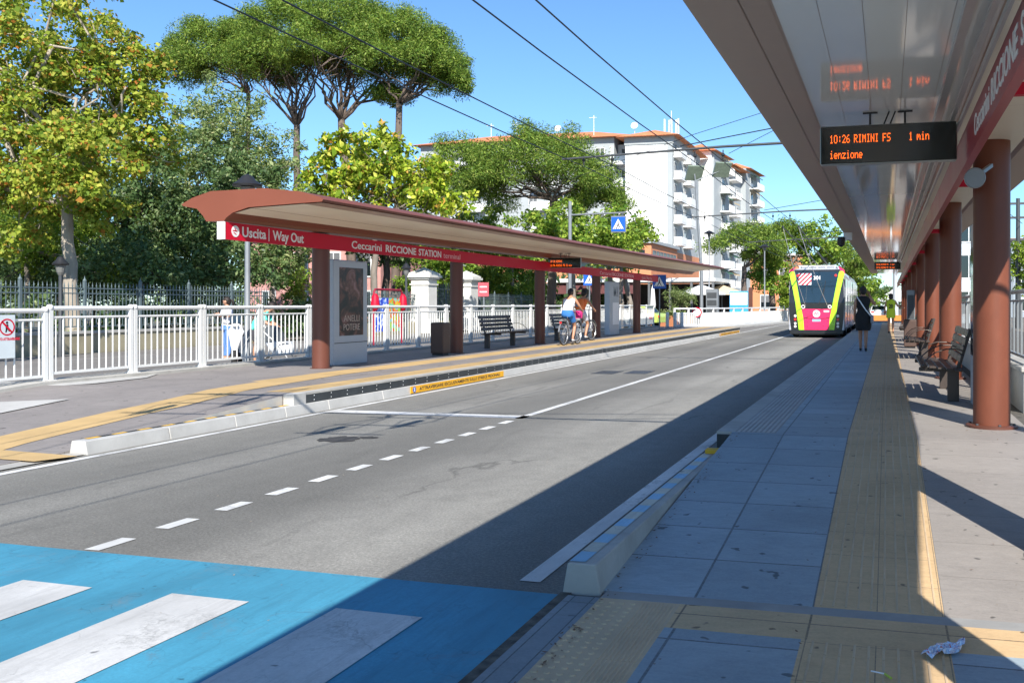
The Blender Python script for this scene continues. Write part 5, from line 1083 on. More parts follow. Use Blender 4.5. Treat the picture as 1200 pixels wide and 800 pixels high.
# ================================================================ people
M_SKIN = mat('skin', (.46, .25, .16), .55, var=.06, scale=8, bmp=.05); M_SKINT = mat('skin_tanned', (.44, .22, .13), .5, var=.06, scale=8, bmp=.05)
M_HAIR = mat('hair_dark', (.022, .014, .010), .6, var=.3, scale=40, bmp=.4); M_SHOE = mat('shoe_black', (.02, .02, .02), .5); M_SHOEW = mat('shoe_white', (.7, .7, .7), .5); M_EYE = mat('eye_dark', (.02, .02, .02), .2, bmp=0)
def loft(rings, n=20, sq=2.3):
    """rings: (cx, cy, cz, rx, ry[, tilt]) -> garment surface with gentle folds"""
    vs = []
    for i, rg in enumerate(rings):
        cx, cy, cz, rx, ry = rg[:5]; tl = rg[5] if len(rg) > 5 else 0
        for j in range(n):
            a = 2 * math.pi * j / n; c, s = math.cos(a), math.sin(a)
            e = 2 / sq; x = rx * math.copysign(abs(c) ** e, c); y = ry * math.copysign(abs(s) ** e, s)
            f = 1 + .03 * math.sin(3 * a + i * .9)
            vs.append((cx + x * f, cy + y * f * math.cos(tl), cz + y * math.sin(tl)))
    k = len(rings)
    return vs, [(i * n + j, i * n + (j + 1) % n, (i + 1) * n + (j + 1) % n, (i + 1) * n + j) for i in range(k - 1) for j in range(n)] + [tuple(reversed(range(n))), tuple(range((k - 1) * n, k * n))]
def hand(J, E, wi, w, d, side, curl=.5):
    """palm, four unequal bent fingers and a thumb from the side of the palm. w wrist, d pointing direction"""
    w = Vector(w); d = Vector(d).normalized(); ax = d.cross(Vector((0, 1, 0) if abs(d.y) < .8 else (0, 0, 1))).normalized() ; nn = d.cross(ax).normalized()
    pm = w + d * .045; J.append((*pm, .024)); pi = len(J) - 1; E.append((wi, pi))
    for k, ln in enumerate((.062, .072, .068, .052)):
        b0 = pm + d * .035 + ax * (-.027 + .018 * k); m = b0 + d * ln * .5 + nn * .01 * curl; e = m + (d * (1 - curl * .6) + nn * curl).normalized() * ln * .5
        J.append((*b0, .0095)); a = len(J) - 1; J.append((*m, .0085)); J.append((*e, .007)); E += [(pi, a), (a, a + 1), (a + 1, a + 2)]
    b0 = pm + ax * -.034 * side + d * .0; e = b0 + (d * .8 - ax * .5 * side + nn * .3).normalized() * .045
    J.append((*b0, .011)); a = len(J) - 1; J.append((*e, .009)); E += [(pi, a), (a, a + 1)]
def body(pz, par, skin=M_SKIN):
    """pz: dict of joint positions"""
    J = []; E = []; I = {}
    def j(k, r, to=None):
        J.append((*pz[k], r)); I[k] = len(J) - 1
        if to: E.append((I[to], I[k]))
    j('pelvis', .115); j('waist', .098, 'pelvis'); j('chest', .115, 'waist'); j('neckb', .060, 'chest'); j('neck', .048, 'neckb')
    hd = Vector(pz['head']); nk = Vector(pz['neck']); up = (hd - nk).normalized(); fw = Vector(pz.get('face', (0, 1, 0))).normalized(); fw = (fw - up * fw.dot(up)).normalized(); rt = fw.cross(up)
    pz['jaw'] = tuple(nk.lerp(hd, .45) + fw * .02); pz['crown'] = tuple(hd + up * .05 - fw * .012)
    j('jaw', .062, 'neck'); j('head', .086, 'jaw'); j('crown', .074, 'head')
    nose = hd + fw * .088 - up * .015; J.append((*nose, .013)); E.append((I['head'], len(J) - 1))
    for s in (-1, 1): ear = hd + rt * .085 * s - up * .012; J.append((*ear, .012)); E.append((I['head'], len(J) - 1))
    for s in 'LR':
        j('sh' + s, .056, 'neckb'); j('el' + s, .041, 'sh' + s); j('wr' + s, .027, 'el' + s)
        d = Vector(pz['wr' + s]) - Vector(pz['el' + s]); hand(J, E, I['wr' + s], pz['wr' + s], d, -1 if s == 'L' else 1)
        j('hip' + s, .088, 'pelvis'); j('kn' + s, .056, 'hip' + s); j('ca' + s, .053, 'kn' + s); j('an' + s, .035, 'ca' + s); j('toe' + s, .030, 'an' + s)
    v, f = skin_geo(J, E, 0, 2)
    b = MB().add(v, f).build('body', skin, par, smooth=True, ang=180)
    mb = MB()
    for s in (-1, 1): q = hd + fw * .078 + rt * .032 * s + up * .012; mb.lathe([(.002, -.010), (.011, -.005), (.012, .003), (.002, .010)], tuple(q), 8)
    mb.build('eyes', M_EYE, b)
    return b, dict(hd=hd, up=up, fw=fw, rt=rt)
def hair(h, par, m=M_HAIR, ponytail=False, bun=False, cap=None, longh=0):
    hd, up, fw, rt = h['hd'], h['up'], h['fw'], h['rt']
    Mh = Matrix(((rt.x, fw.x, up.x, hd.x), (rt.y, fw.y, up.y, hd.y), (rt.z, fw.z, up.z, hd.z), (0, 0, 0, 1)))
    mb = MB(); g = random.Random(3)
    def ball(c, r, n=14, cut=None):
        vs = []; fs = []
        for i in range(n + 1):
            th = math.pi * i / n
            for j in range(2 * n):
                a_ = math.pi * j / n; x, y, z = math.sin(th) * math.cos(a_), math.sin(th) * math.sin(a_), math.cos(th)
                f = 1 + g.uniform(-.02, .03)
                if cut and y > .25 and z < .45: f *= .86               # hairline above the face
                vs.append(Mh @ Vector((c[0] + x * r[0] * f, c[1] + y * r[1] * f, c[2] + z * r[2] * f)))
        fs = [(i * 2 * n + j, (i + 1) * 2 * n + j, (i + 1) * 2 * n + (j + 1) % (2 * n), i * 2 * n + (j + 1) % (2 * n)) for i in range(n) for j in range(2 * n)]
        mb.add(vs, fs)
    ball((0, -.022, .018), (.094, .104, .108), 12, True); ball((0, -.05, -.03), (.082, .07, .08))
    if longh: ball((0, -.06, -.06), (.09, .06, .10))
    if ponytail: mb.tube([Mh @ Vector(q) for q in ((0, -.10, .02), (0, -.15, .01), (0, -.165, -.07), (0, -.14, -.17))], [.02, .034, .032, .008], 10)
    if bun: ball((0, -.115, .055), (.042, .042, .042), 8)
    return mb.build('hair', m, par, smooth=True, ang=180)
def sleeve(name, pts, rs, m, par): return MB().tube(pts, rs, 14).build(name, m, par, smooth=True)
def mirror_std(**kw):
    p = dict(pelvis=(0, 0, .93), waist=(0, 0, 1.08), chest=(0, .0, 1.27), neckb=(0, -.01, 1.42), neck=(0, 0, 1.49), head=(0, .02, 1.585),
             shL=(-.165, 0, 1.385), elL=(-.21, -.02, 1.12), wrL=(-.20, .06, .89), shR=(.165, 0, 1.385), elR=(.21, -.02, 1.12), wrR=(.20, .06, .89),
             hipL=(-.085, 0, .86), knL=(-.09, .01, .48), caL=(-.09, -.02, .36), anL=(-.09, -.01, .08), toeL=(-.10, .12, .035), hipR=(.085, 0, .86), knR=(.09, .01, .48), caR=(.09, -.02, .36), anR=(.09, -.01, .08), toeR=(.10, .12, .035))
    p.update(kw); return p
def shoes(par, pz, m, heel=0):
    for s in 'LR':
        a, t = Vector(pz['an' + s]), Vector(pz['toe' + s]); h = a - (t - a).normalized() * .03; v, f = skin_geo([(h.x, h.y, min(h.z, a.z) - .025, .036), (*(a.lerp(t, .55) - Vector((0, 0, .012))), .038), (*(t + (t - a) * .25), .033)], [(0, 1), (1, 2)], 0, 1)
        MB().add(v, f).build('shoe', m, par, smooth=True, ang=180)
# --- woman in the black dress
t = thing('person', 'woman in a short black sleeveless dress walking away with a white strap bag', 'person')
pz = mirror_std(elR=(.31, .06, 1.22), wrR=(.16, .12, 1.47), knL=(-.075, .06, .48), caL=(-.075, .05, .36), anL=(-.07, .06, .09), toeL=(-.075, .18, .03), knR=(.07, .0, .48), caR=(.07, -.06, .36), anR=(.065, -.10, .10), toeR=(.07, .02, .03), elL=(-.225, -.05, 1.13), wrL=(-.215, .02, .90))
b, h = body(pz, t, M_SKINT); hair(h, t, bun=True)
v, f = loft([(0, 0, .55, .185, .135), (0, 0, .62, .20, .145), (0, -.01, .80, .215, .16), (0, -.01, .93, .205, .155), (0, 0, 1.06, .155, .12), (0, 0, 1.14, .15, .115), (0, 0, 1.27, .185, .13), (0, -.005, 1.37, .195, .115), (0, -.01, 1.425, .15, .085), (0, -.01, 1.45, .09, .06)])
MB().add(v, f).build('dress', mat('dress_black', (.012, .012, .014), .8, var=.3, scale=9, bmp=.3), t, smooth=True, ang=80)
shoes(t, pz, M_SHOE)
MB().tube([(-.16, -.05, 1.43), (-.07, -.15, 1.30), (.06, -.175, 1.10), (.20, -.16, .93)], .016, 6).build('bag_strap', M_PWHITE, t); MB().tube([(-.16, -.05, 1.43), (-.08, .14, 1.30), (.08, .15, 1.1), (.22, .0, .94)], .016, 6).build('bag_strap', M_PWHITE, t)
o = MB().box(.19, .27, -.20, .08, .74, .95).build('handbag', mat('bag_grey', (.28, .28, .30), .6, bmp=.2), t, bevel=.025, seg=2)
t.location = (-.62, 25.4, PZ)
# --- person in the yellow-green jersey
t = thing('person', 'person in a bright yellow-green sports jersey with a number, walking far along the platform', 'person')
pz = mirror_std(elR=(.30, .02, 1.16), wrR=(.46, .14, 1.12), elL=(-.24, -.03, 1.14), wrL=(-.25, .04, .92), knL=(-.08, .05, .48), anL=(-.08, .0, .08))
b, h = body(pz, t, M_SKINT); hair(h, t, longh=.02)
v, f = loft([(0, 0, .66, .20, .15), (0, 0, .85, .19, .145), (0, 0, 1.05, .17, .13), (0, 0, 1.25, .19, .135), (0, -.005, 1.37, .19, .115), (0, -.01, 1.43, .12, .075), (0, -.01, 1.45, .08, .06)])
j_ = MB().add(v, f).build('jersey', mat('jersey_lime', (.62, .75, .03), .7, var=.06, bmp=.2), t, smooth=True, ang=80)
mb = MB(); mb.text('20', face_M((0, -.142, 1.08), (1, 0, 0), (0, 0, 1)), .17, .17, .03, 'CENTER', .008); mb.build('number', M_SHOE, j_)
shoes(t, pz, M_SHOE); t.location = (.14, 41.8, PZ)
# --- bicycles
M_FRAME = mat('bicycle_grey', (.25, .26, .28), .35, .4, bmp=0); M_SPOKE = mat('spoke_metal', (.6, .6, .6), .3, .7, bmp=0)
def torus(mb, c, R_, r_, n=36, k=8):
    vs = []
    for i in range(n):
        a = 2 * math.pi * i / n
        for j in range(k): b = 2 * math.pi * j / k; q = R_ + r_ * math.cos(b); vs.append((c[0] + r_ * math.sin(b), c[1] + q * math.cos(a), c[2] + q * math.sin(a)))
    return mb.add(vs, [(i * k + j, ((i + 1) % n) * k + j, ((i + 1) % n) * k + (j + 1) % k, i * k + (j + 1) % k) for i in range(n) for j in range(k)])
def bicycle(lab, basket=None, fm=M_FRAME):
    t = thing('bicycle', lab, 'bicycle')
    hubs = {'rear': Vector((0, -.52, .35)), 'front': Vector((0, .56, .35))}
    for h_ in hubs.values():
        mb = MB(); torus(mb, h_, .332, .020); w_ = mb.build('wheel', M_RUB, t, smooth=True, ang=180)
        mb = MB(); torus(mb, h_, .308, .010, 36, 6); mb.build('rim', M_SPOKE, w_); mb = MB(); mb.tube([h_ + Vector((-.05, 0, 0)), h_ + Vector((.05, 0, 0))], .022, 8)
        for i in range(20): a = 2 * math.pi * i / 20; mb.tube([h_ + Vector((.02 * (-1) ** i, 0, 0)), h_ + Vector((0, .30 * math.cos(a), .30 * math.sin(a)))], .0022, 4, False)
        mb.build('spokes', M_SPOKE, w_)
        mb = MB(); 
        pts = [h_ + Vector((0, .375 * math.cos(R(a)), .375 * math.sin(R(a)))) for a in range(20, 171, 15)]
        for p, q in zip(pts[:-1], pts[1:]): mb.bar(p, q, .05, .006)
        mb.build('mudguard', fm, t)
    bb = Vector((0, -.06, .29)); st = Vector((0, -.22, .80)); ht = Vector((0, .36, .93)); hb = Vector((0, .40, .72))
    mb = MB(); mb.tube([bb, st], .016, 8); mb.tube([bb, hb], .018, 8); mb.tube([st.lerp(bb, .25), ht.lerp(hb, .4)], .016, 8); mb.tube([hb, ht], .02, 8)
    for s in (-.05, .05): mb.tube([bb, hubs['rear'] + Vector((s, 0, 0))], .009, 6); mb.tube([st.lerp(bb, .1), hubs['rear'] + Vector((s, 0, 0))], .008, 6); mb.tube([hb, hubs['front'] + Vector((s, 0, 0))], .011, 6)
    mb.build('frame', fm, t, smooth=True)
    v, f = loft([(0, -.26, .86, .03, .05), (0, -.25, .885, .085, .12), (0, -.24, .905, .07, .13), (0, -.24, .915, .02, .05)], 14); MB().add(v, f).build('saddle', M_SHOE, t, smooth=True); MB().tube([st, (0, -.24, .88)], .012, 6).build('seat_post', M_SPOKE, t)
    mb = MB(); mb.tube([ht, (0, .35, 1.04)], .014, 6); mb.tube([(-.29, .20, 1.05), (-.22, .30, 1.08), (-.1, .36, 1.06), (.1, .36, 1.06), (.22, .30, 1.08), (.29, .20, 1.05)], .012, 8); mb.build('handlebar', M_SPOKE, t)
    for s in (-1, 1): 
        MB().tube([(s * .29, .20, 1.05), (s * .255, .25, 1.065)], .018, 8).build('grip', M_SHOE, t)
        z = -.17 * s; mb = MB(); mb.bar(bb + Vector((s * .06, 0, 0)), bb + Vector((s * .06, .05 * s, z)), .018); mb.box(s * .11 - .045, s * .11 + .045, bb.y + .05 * s - .04, bb.y + .05 * s + .04, bb.z + z - .01, bb.z + z + .01); mb.build('pedal', M_SHOE, t)
    MB().box(-.07, .07, -.72, -.35, .735, .75).build('carrier', M_SPOKE, t); MB().box(-.03, .03, -.76, -.73, .66, .72).build('rear_light', M_TAIL, t)
    if basket:
        v, f = loft([(0, .56, .80, .13, .10), (0, .57, 1.03, .17, .13)], 16, 4); MB().add(v, f).build('basket', basket, t)
    return t
def rider(lab, shirt, short, skin, hm, capm=None, pack=None):
    t = thing('person', lab, 'person')
    pz = mirror_std(pelvis=(0, -.24, 1.0), waist=(0, -.20, 1.13), chest=(0, -.10, 1.31), neckb=(0, -.03, 1.44), neck=(0, .0, 1.50), head=(0, .04, 1.60), shL=(-.17, -.05, 1.40), shR=(.17, -.05, 1.40), elL=(-.27, .06, 1.19), elR=(.27, .06, 1.19), wrL=(-.285, .19, 1.09), wrR=(.285, .19, 1.09),
        hipL=(-.09, -.20, .95), hipR=(.09, -.20, .95), knR=(.11, .08, .58), caR=(.11, .03, .46), anR=(.11, -.09, .18), toeR=(.11, .04, .135), knL=(-.11, .16, .79), caL=(-.11, .13, .67), anL=(-.11, -.07, .53), toeL=(-.11, .05, .485))
    b, h = body(pz, t, skin); hair(h, t, hm, ponytail=capm is None)
    if capm: v, f = skin_geo([(*(h['hd'] + h['up'] * .04), .112), (*(h['hd'] + h['up'] * .07), .09), (*(h['hd'] + h['fw'] * .14 + h['up'] * .04), .03)], [(0, 1), (0, 2)], 0, 2); MB().add(v, f).build('cap', capm, t, smooth=True)
    v, f = loft([(0, -.23, .99, .165, .14), (0, -.20, 1.12, .15, .125), (0, -.12, 1.27, .18, .135), (0, -.07, 1.37, .19, .12), (0, -.04, 1.43, .13, .08), (0, -.03, 1.45, .08, .06)]); sh = MB().add(v, f).build('shirt', shirt, t, smooth=True, ang=80)
    v, f = loft([(0, -.22, .86, .19, .16), (0, -.23, .93, .195, .165), (0, -.24, 1.02, .175, .15), (0, -.22, 1.06, .15, .13)]); so_ = MB().add(v, f).build('shorts', short, t, smooth=True, ang=80)
    for s in 'LR':
        hp, kn = Vector(pz['hip' + s]), Vector(pz['kn' + s]); MB().tube([hp, hp.lerp(kn, .35), hp.lerp(kn, .62)], [.108, .098, .088], 14).build('shorts_leg', short, so_, smooth=True)
    if pack:
        v, f = loft([(0, -.30, 1.06, .13, .07), (0, -.33, 1.12, .15, .10), (0, -.29, 1.30, .15, .10), (0, -.21, 1.42, .10, .06)], 16, 3); pk = MB().add(v, f).build('backpack', pack, t, smooth=True); mb = MB(); mb.prism(circle_poly(.07, 16), face_M((0, -.432, 1.22), (1, 0, 0), (0, .22, 1)), .012); mb.build('badge', M_GREY, pk)
    shoes(t, pz, M_SHOEW); return t
pk = mat('pink_bag', (.75, .03, .22), .6, bmp=0)
c1 = (-9.42, 27.3, PZ); c2 = (-9.95, 30.2, PZ)
o = bicycle('bicycle with a pink front basket on the far platform', pk); o.location = c1; o.rotation_euler.z = R(-4)
o = rider('cyclist in a white sleeveless top and blue shorts riding away on the far platform', mat('white_top', (.75, .75, .8), .8, bmp=.2), mat('blue_shorts', (.03, .16, .45), .8, bmp=.2), M_SKINT, M_HAIR); o.location = c1; o.rotation_euler.z = R(-4)
o = bicycle('grey bicycle of the rider with the orange backpack'); o.location = c2; o.rotation_euler.z = R(-10)
o = rider('cyclist with an orange backpack and pale shorts beside the fourth far column', mat('orange_top', (.9, .18, .04), .8, bmp=.2), mat('pale_shorts', (.55, .55, .6), .8, bmp=.2), M_SKINT, M_HAIR, M_SHOE, mat('orange_pack', (.95, .20, .04), .7, bmp=.2)); o.location = c2; o.rotation_euler.z = R(-10)
# --- people behind the railing
t = thing('person', 'person in a white top and jeans standing behind the white scooter', 'person'); pz = mirror_std(elL=(-.26, .05, 1.17), wrL=(-.12, .22, 1.22), elR=(.26, .05, 1.17), wrR=(.12, .24, 1.20), face=(.5, 1, 0))
b, h = body(pz, t, M_SKIN); hair(h, t, ponytail=True); v, f = loft([(0, 0, .92, .175, .13), (0, 0, 1.08, .155, .12), (0, 0, 1.27, .185, .13), (0, -.005, 1.37, .19, .115), (0, -.01, 1.43, .12, .07)]); MB().add(v, f).build('shirt', MATS['white_top'], t, smooth=True, ang=80)
jm = mat('jeans_blue', (.10, .22, .50), .8, bmp=.3)
v, f = loft([(0, 0, .82, .185, .14), (0, 0, .95, .17, .135)]); jj = MB().add(v, f).build('jeans', jm, t, smooth=True)
for s, x in (('L', -1), ('R', 1)): MB().tube([pz['hip' + s], pz['kn' + s], pz['ca' + s], (x * .09, 0, .12)], [.10, .072, .068, .055], 14).build('jeans_leg', jm, jj, smooth=True); sleeve('sleeve', [pz['sh' + s], Vector(pz['sh' + s]).lerp(Vector(pz['el' + s]), .7)], [.068, .06], MATS['white_top'], t)
shoes(t, pz, M_SHOE); q = P(266, VY, 25.5); t.location = (q.x, q.y, .015); t.rotation_euler.z = R(150); 
t = thing('person', 'person in a turquoise shirt bending over the pushchair behind the railing', 'person'); pz = mirror_std(pelvis=(0, -.08, .90), waist=(0, .0, 1.05), chest=(0, .14, 1.20), neckb=(0, .25, 1.31), neck=(0, .30, 1.36), head=(0, .36, 1.43), face=(0, 1, -.6), shL=(-.17, .2, 1.28), shR=(.17, .2, 1.28), elL=(-.22, .30, 1.04), wrL=(-.2, .52, .98), elR=(.22, .30, 1.04), wrR=(.2, .52, .98))
b, h = body(pz, t, M_SKIN); hair(h, t); tm = mat('turquoise_cloth', (.10, .60, .48), .8, bmp=.2); v, f = loft([(0, -.08, .88, .18, .14), (0, .0, 1.03, .17, .135), (0, .12, 1.18, .19, .14), (0, .2, 1.28, .18, .10), (0, .25, 1.33, .10, .07)]); MB().add(v, f).build('shirt', tm, t, smooth=True, ang=80)
sm = mat('dark_shorts', (.05, .05, .06), .8); v, f = loft([(0, -.06, .62, .19, .14), (0, -.08, .80, .19, .15), (0, -.08, .92, .175, .14)]); MB().add(v, f).build('shorts', sm, t, smooth=True)
for s in 'LR': sleeve('sleeve', [pz['sh' + s], Vector(pz['sh' + s]).lerp(Vector(pz['el' + s]), .75)], [.07, .062], tm, t)
shoes(t, pz, M_SHOEW); q = P(301, VY, 23.2); t.location = (q.x, q.y, .015); t.rotation_euler.z = R(-72)
# pushchair
t = thing('pushchair', 'grey and white pushchair with dark hood behind the railing', 'pushchair'); dk = mat('pram_fabric', (.07, .08, .09), .8, bmp=.2)
for x in (-.24, .24):
    for y in (-.32, .34):
        mb = MB(); torus(mb, (x, y, .13), .105, .025, 20, 6); w_ = mb.build('wheel', M_RUB, t, smooth=True); MB().tube([(x - .02, y, .13), (x + .02, y, .13)], .05, 10).build('rim', M_SPOKE, w_)
mb = MB()
for x in (-.22, .22): mb.tube([(x, -.32, .15), (x, -.05, .55), (x, .45, 1.0)], .014, 6); mb.tube([(x, .34, .15), (x, -.05, .55), (x, -.3, .62)], .014, 6)
mb.tube([(-.22, .45, 1.0), (.22, .45, 1.0)], .018, 8); mb.build('frame', M_SPOKE, t)
v, f = loft([(0, -.1, .34, .18, .25), (0, -.05, .5, .20, .30), (0, .0, .62, .21, .32)], 16, 3); MB().add(v, f).build('seat', mat('pram_white', (.6, .62, .65), .7), t)
v, f = loft([(0, .10, .62, .23, .24), (0, .12, .82, .23, .22), (0, .14, .95, .17, .16), (0, .14, 1.0, .05, .05)], 16, 2.4); MB().add(v, f).build('hood', dk, t, smooth=True)
q = P(327, VY, 22.4); t.location = (q.x, q.y, .015); t.rotation_euler.z = R(108)
# motor scooter
t = thing('motor_scooter', 'white motor scooter with windscreen parked behind the left railing', 'scooter'); wm = mat('scooter_white', (.75, .75, .75), .3, bmp=0, coat=.6)
for y in (-.62, .62):
    mb = MB(); torus(mb, (0, y, .26), .20, .065, 24, 8); w_ = mb.build('wheel', M_RUB, t, smooth=True); MB().tube([(-.05, y, .26), (.05, y, .26)], .14, 14).build('rim', M_SPOKE, w_)
v, f = loft([(0, .64, .44, .06, .20), (0, .62, .54, .10, .15), (0, .50, .72, .14, .08), (0, .42, .86, .19, .07), (0, .38, .98, .12, .07), (0, .36, 1.05, .07, .05)], 16, 2.2); MB().add(v, f).build('front_shield', wm, t, smooth=True)
v, f = loft([(0, -.45, .32, .14, .35), (0, -.45, .55, .18, .42), (0, -.42, .74, .16, .40)], 16, 2.6); MB().add(v, f).build('rear_body', wm, t, smooth=True); MB().box(-.15, .15, -.05, .42, .28, .34).build('footboard', M_BLACK, t, bevel=.02)
v, f = loft([(0, -.40, .74, .14, .40), (0, -.38, .82, .12, .38)], 16, 3); MB().add(v, f).build('saddle', M_SHOE, t, smooth=True)
MB().tube([(-.34, .30, 1.06), (-.1, .36, 1.04), (.1, .36, 1.04), (.34, .30, 1.06)], .016, 8).build('handlebar', M_BLACK, t); MB().lathe([(.01, 0), (.07, .01), (.075, .04)], (0, .52, .98), 14).build('headlight', M_LENS, t)
MB().quad((-.15, .42, 1.06), (.15, .42, 1.06), (.11, .36, 1.28), (-.11, .36, 1.28)).build('windscreen', M_BGLASS, t)
for s in (-1, 1): MB().tube([(s * .2, .34, 1.06), (s * .26, .34, 1.2)], .008, 5).build('mirror_arm', M_BLACK, t); MB().lathe([(.01, 0), (.05, .02), (.05, .05), (.01, .06)], (s * .27, .34, 1.18), 10).build('mirror', M_BLACK, t)
q = P(279, VY, 22.6); t.location = (q.x, q.y, .015); t.rotation_euler.z = R(212)
# ================================================================ vegetation
def XDpx(x, y): return VX + F * x / ((-x * SN + y * CS) * CS)
def leafmesh(name, par, cl, per, size, m, asp=.55, up=.3, seed=1, kind=None, shell=.5):
    """many leaf-sized folded faces gathered in clumps; cl rows are x, y, z, r"""
    g = np.random.default_rng(seed); cl = np.asarray(cl, float); off = np.array(rootof(par).location) if par is not None else np.zeros(3)
    k = len(cl); c = np.repeat(cl, per, 0); n = len(c)
    d = g.normal(size=(n, 3)); d /= np.linalg.norm(d, axis=1)[:, None]; rr = g.random(n) ** shell
    p = c[:, :3] + d * (c[:, 3] * rr)[:, None] * np.array([1, 1, .75]) - off
    nv = d * 1.0 + g.normal(size=(n, 3)) * .55 + np.array([0, 0, .35]); a = np.cross(nv, g.normal(size=(n, 3))) + d * .35 * up; a /= np.linalg.norm(a, axis=1)[:, None]
    b = np.cross(nv, a); b /= np.linalg.norm(b, axis=1)[:, None]
    s = size * np.clip(np.exp(g.normal(0, .33, n)), .45, 2.0); L1 = (a * s[:, None]); W = b * (s * asp * .5)[:, None]; nn = np.cross(a, b) * (s * .12)[:, None]
    V = np.stack([p, p + L1 * .45 + W + nn, p + L1, p + L1 * .45 - W + nn], 1).reshape(-1, 3)
    me = bpy.data.meshes.new(name); me.vertices.add(4 * n); me.vertices.foreach_set('co', V.ravel()); me.loops.add(4 * n); me.loops.foreach_set('vertex_index', np.arange(4 * n, dtype=np.int32))
    me.polygons.add(n); me.polygons.foreach_set('loop_start', np.arange(0, 4 * n, 4, dtype=np.int32)); me.update(calc_edges=True); me.materials.append(m)
    o = bpy.data.objects.new(name, me); COL.objects.link(o); o.parent = par; return tag(o, kind=kind)
def ell(c, r, n, cr, seed, zmin=-1, shell=.35, jit=.3):
    """clump centres through an ellipsoid, mostly near its skin"""
    g = random.Random(seed); o = []
    while len(o) < n:
        v = Vector((g.gauss(0, 1), g.gauss(0, 1), g.gauss(0, 1))).normalized() * (g.random() ** shell)
        if v.z < zmin: continue
        f = 1 + g.uniform(-jit, jit * .6)
        o.append((c[0] + v.x * r[0] * f, c[1] + v.y * r[1] * f, c[2] + v.z * r[2] * f, cr * g.uniform(.6, 1.3)))
    return o
def umbrella(c, r, h, n, cr, seed):
    """domed layer of clumps, flat underneath"""
    g = random.Random(seed); o = []
    for _ in range(n):
        a = g.uniform(0, 2 * math.pi); q = math.sqrt(g.random()); q2 = q * g.uniform(.85, 1.05)
        z = h * (1 - q ** 2.6) * (g.uniform(.72, 1) if g.random() < .72 else g.uniform(.15, .6)) + g.uniform(-.06, .06) * h
        o.append((c[0] + r * q2 * math.cos(a), c[1] + r * q2 * math.sin(a), c[2] + z, cr * g.uniform(.65, 1.25)))
    return o
def limb(mb, a, b, r0, r1, g, wob=.12, seg=6, sag=.0):
    a, b = Vector(a), Vector(b); L_ = (b - a).length; pts = []
    for i in range(seg + 1):
        t = i / seg; w_ = math.sin(math.pi * t) * wob * L_; pts.append(a.lerp(b, t) + Vector((g.uniform(-1, 1) * w_, g.uniform(-1, 1) * w_, g.uniform(-.6, .6) * w_ + sag * L_ * math.sin(math.pi * t))))
    mb.tube(pts, [lerp(r0, r1, i / seg) for i in range(seg + 1)], 8 if r0 > .08 else 5); return pts
def branch(mb, start, targets, r0, g, wob=.1, sub=3):
    """limbs from a fork to clump centres, nearer targets grow out of farther limbs"""
    for i in range(0, len(targets), sub + 1):
        grp = targets[i:i + sub + 1]; p = limb(mb, start, grp[0][:3], r0 * g.uniform(.7, 1.1), r0 * .18, g, wob, 7)
        for q in grp[1:]:
            s = p[g.randint(2, 5)]; limb(mb, s, q[:3], r0 * .35, r0 * .08, g, wob, 5)
def bark(name, c, k=1): return mat(name, c, .85, var=.35, scale=3, bmp=1.0, stretch=(1, 1, .35), spec=.2)
B_PLANE = bark('bark_pale', (.36, .31, .25)); B_PINE = bark('bark_pine', (.15, .115, .095)); B_DARK = bark('bark_dark', (.09, .07, .055)); B_GREY = bark('bark_grey', (.22, .19, .16))
LF_PLANE = leafmat('plane_leaves', [(0, (.07, .13, .018)), (.3, (.17, .23, .025)), (.62, (.30, .34, .04)), (.87, (.44, .40, .08)), (.94, (.35, .16, .03)), (1, (.36, .09, .02))], .42)
LF_DARK = leafmat('holm_leaves', [(0, (.025, .05, .018)), (.5, (.06, .105, .035)), (.9, (.13, .18, .07)), (1, (.24, .27, .13))], .22, .4)
LF_GREYG = leafmat('oak_leaves', [(0, (.06, .10, .03)), (.5, (.14, .19, .065)), (.9, (.26, .30, .13)), (1, (.38, .36, .18))], .35)
LF_MAG = leafmat('magnolia_leaves', [(0, (.07, .14, .015)), (.35, (.19, .27, .02)), (.7, (.38, .42, .04)), (.93, (.55, .52, .10)), (1, (.45, .16, .04))], .38, .3)
LF_PINE = leafmat('pine_needles', [(0, (.04, .085, .015)), (.5, (.10, .165, .022)), (.85, (.19, .26, .04)), (1, (.28, .31, .08))], .3)
LF_LAUR = leafmat('laurel_leaves', [(0, (.05, .11, .015)), (.5, (.13, .21, .025)), (.9, (.27, .35, .05)), (1, (.40, .42, .09))], .35, .35)
LF_LIME = leafmat('bright_leaves', [(0, (.07, .13, .015)), (.5, (.15, .22, .02)), (1, (.28, .34, .05))], .45)
def tree(name, lab, base, trunk, fork, clumps, lf, per, size, bk, r0=.25, asp=.55, seed=1, nb=24, grp=None, cat='tree', wob=.1, up=.3, lean=None, shell=.5, kink=.012, lim=.5):
    t = thing(name, lab, cat, tuple(base), 0, grp); g = random.Random(seed); mb = MB()
    base = Vector(base); fork = Vector(fork); pts = [base.lerp(fork, i / 7) + Vector((g.uniform(-1, 1), g.uniform(-1, 1), 0)) * (kink * (fork - base).length * math.sin(math.pi * i / 7)) for i in range(8)]
    mb.tube(pts, [r0 * (1.25 if i == 0 else 1 - .05 * i) for i in range(8)], 12); mb.build('trunk', bk, t, smooth=True, ang=180)
    mb = MB(); cc = list(clumps); g.shuffle(cc); branch(mb, fork - Vector((0, 0, .1)), cc[:nb], r0 * lim, g, wob); mb.build('branches', bk, t, smooth=True, ang=180)
    leafmesh('crown', t, clumps, per, size, lf, asp, up, seed + 50, shell=shell); return t
def Pg(px, d, z=0):
    p = P(px, VY, d); p.z = z; return p
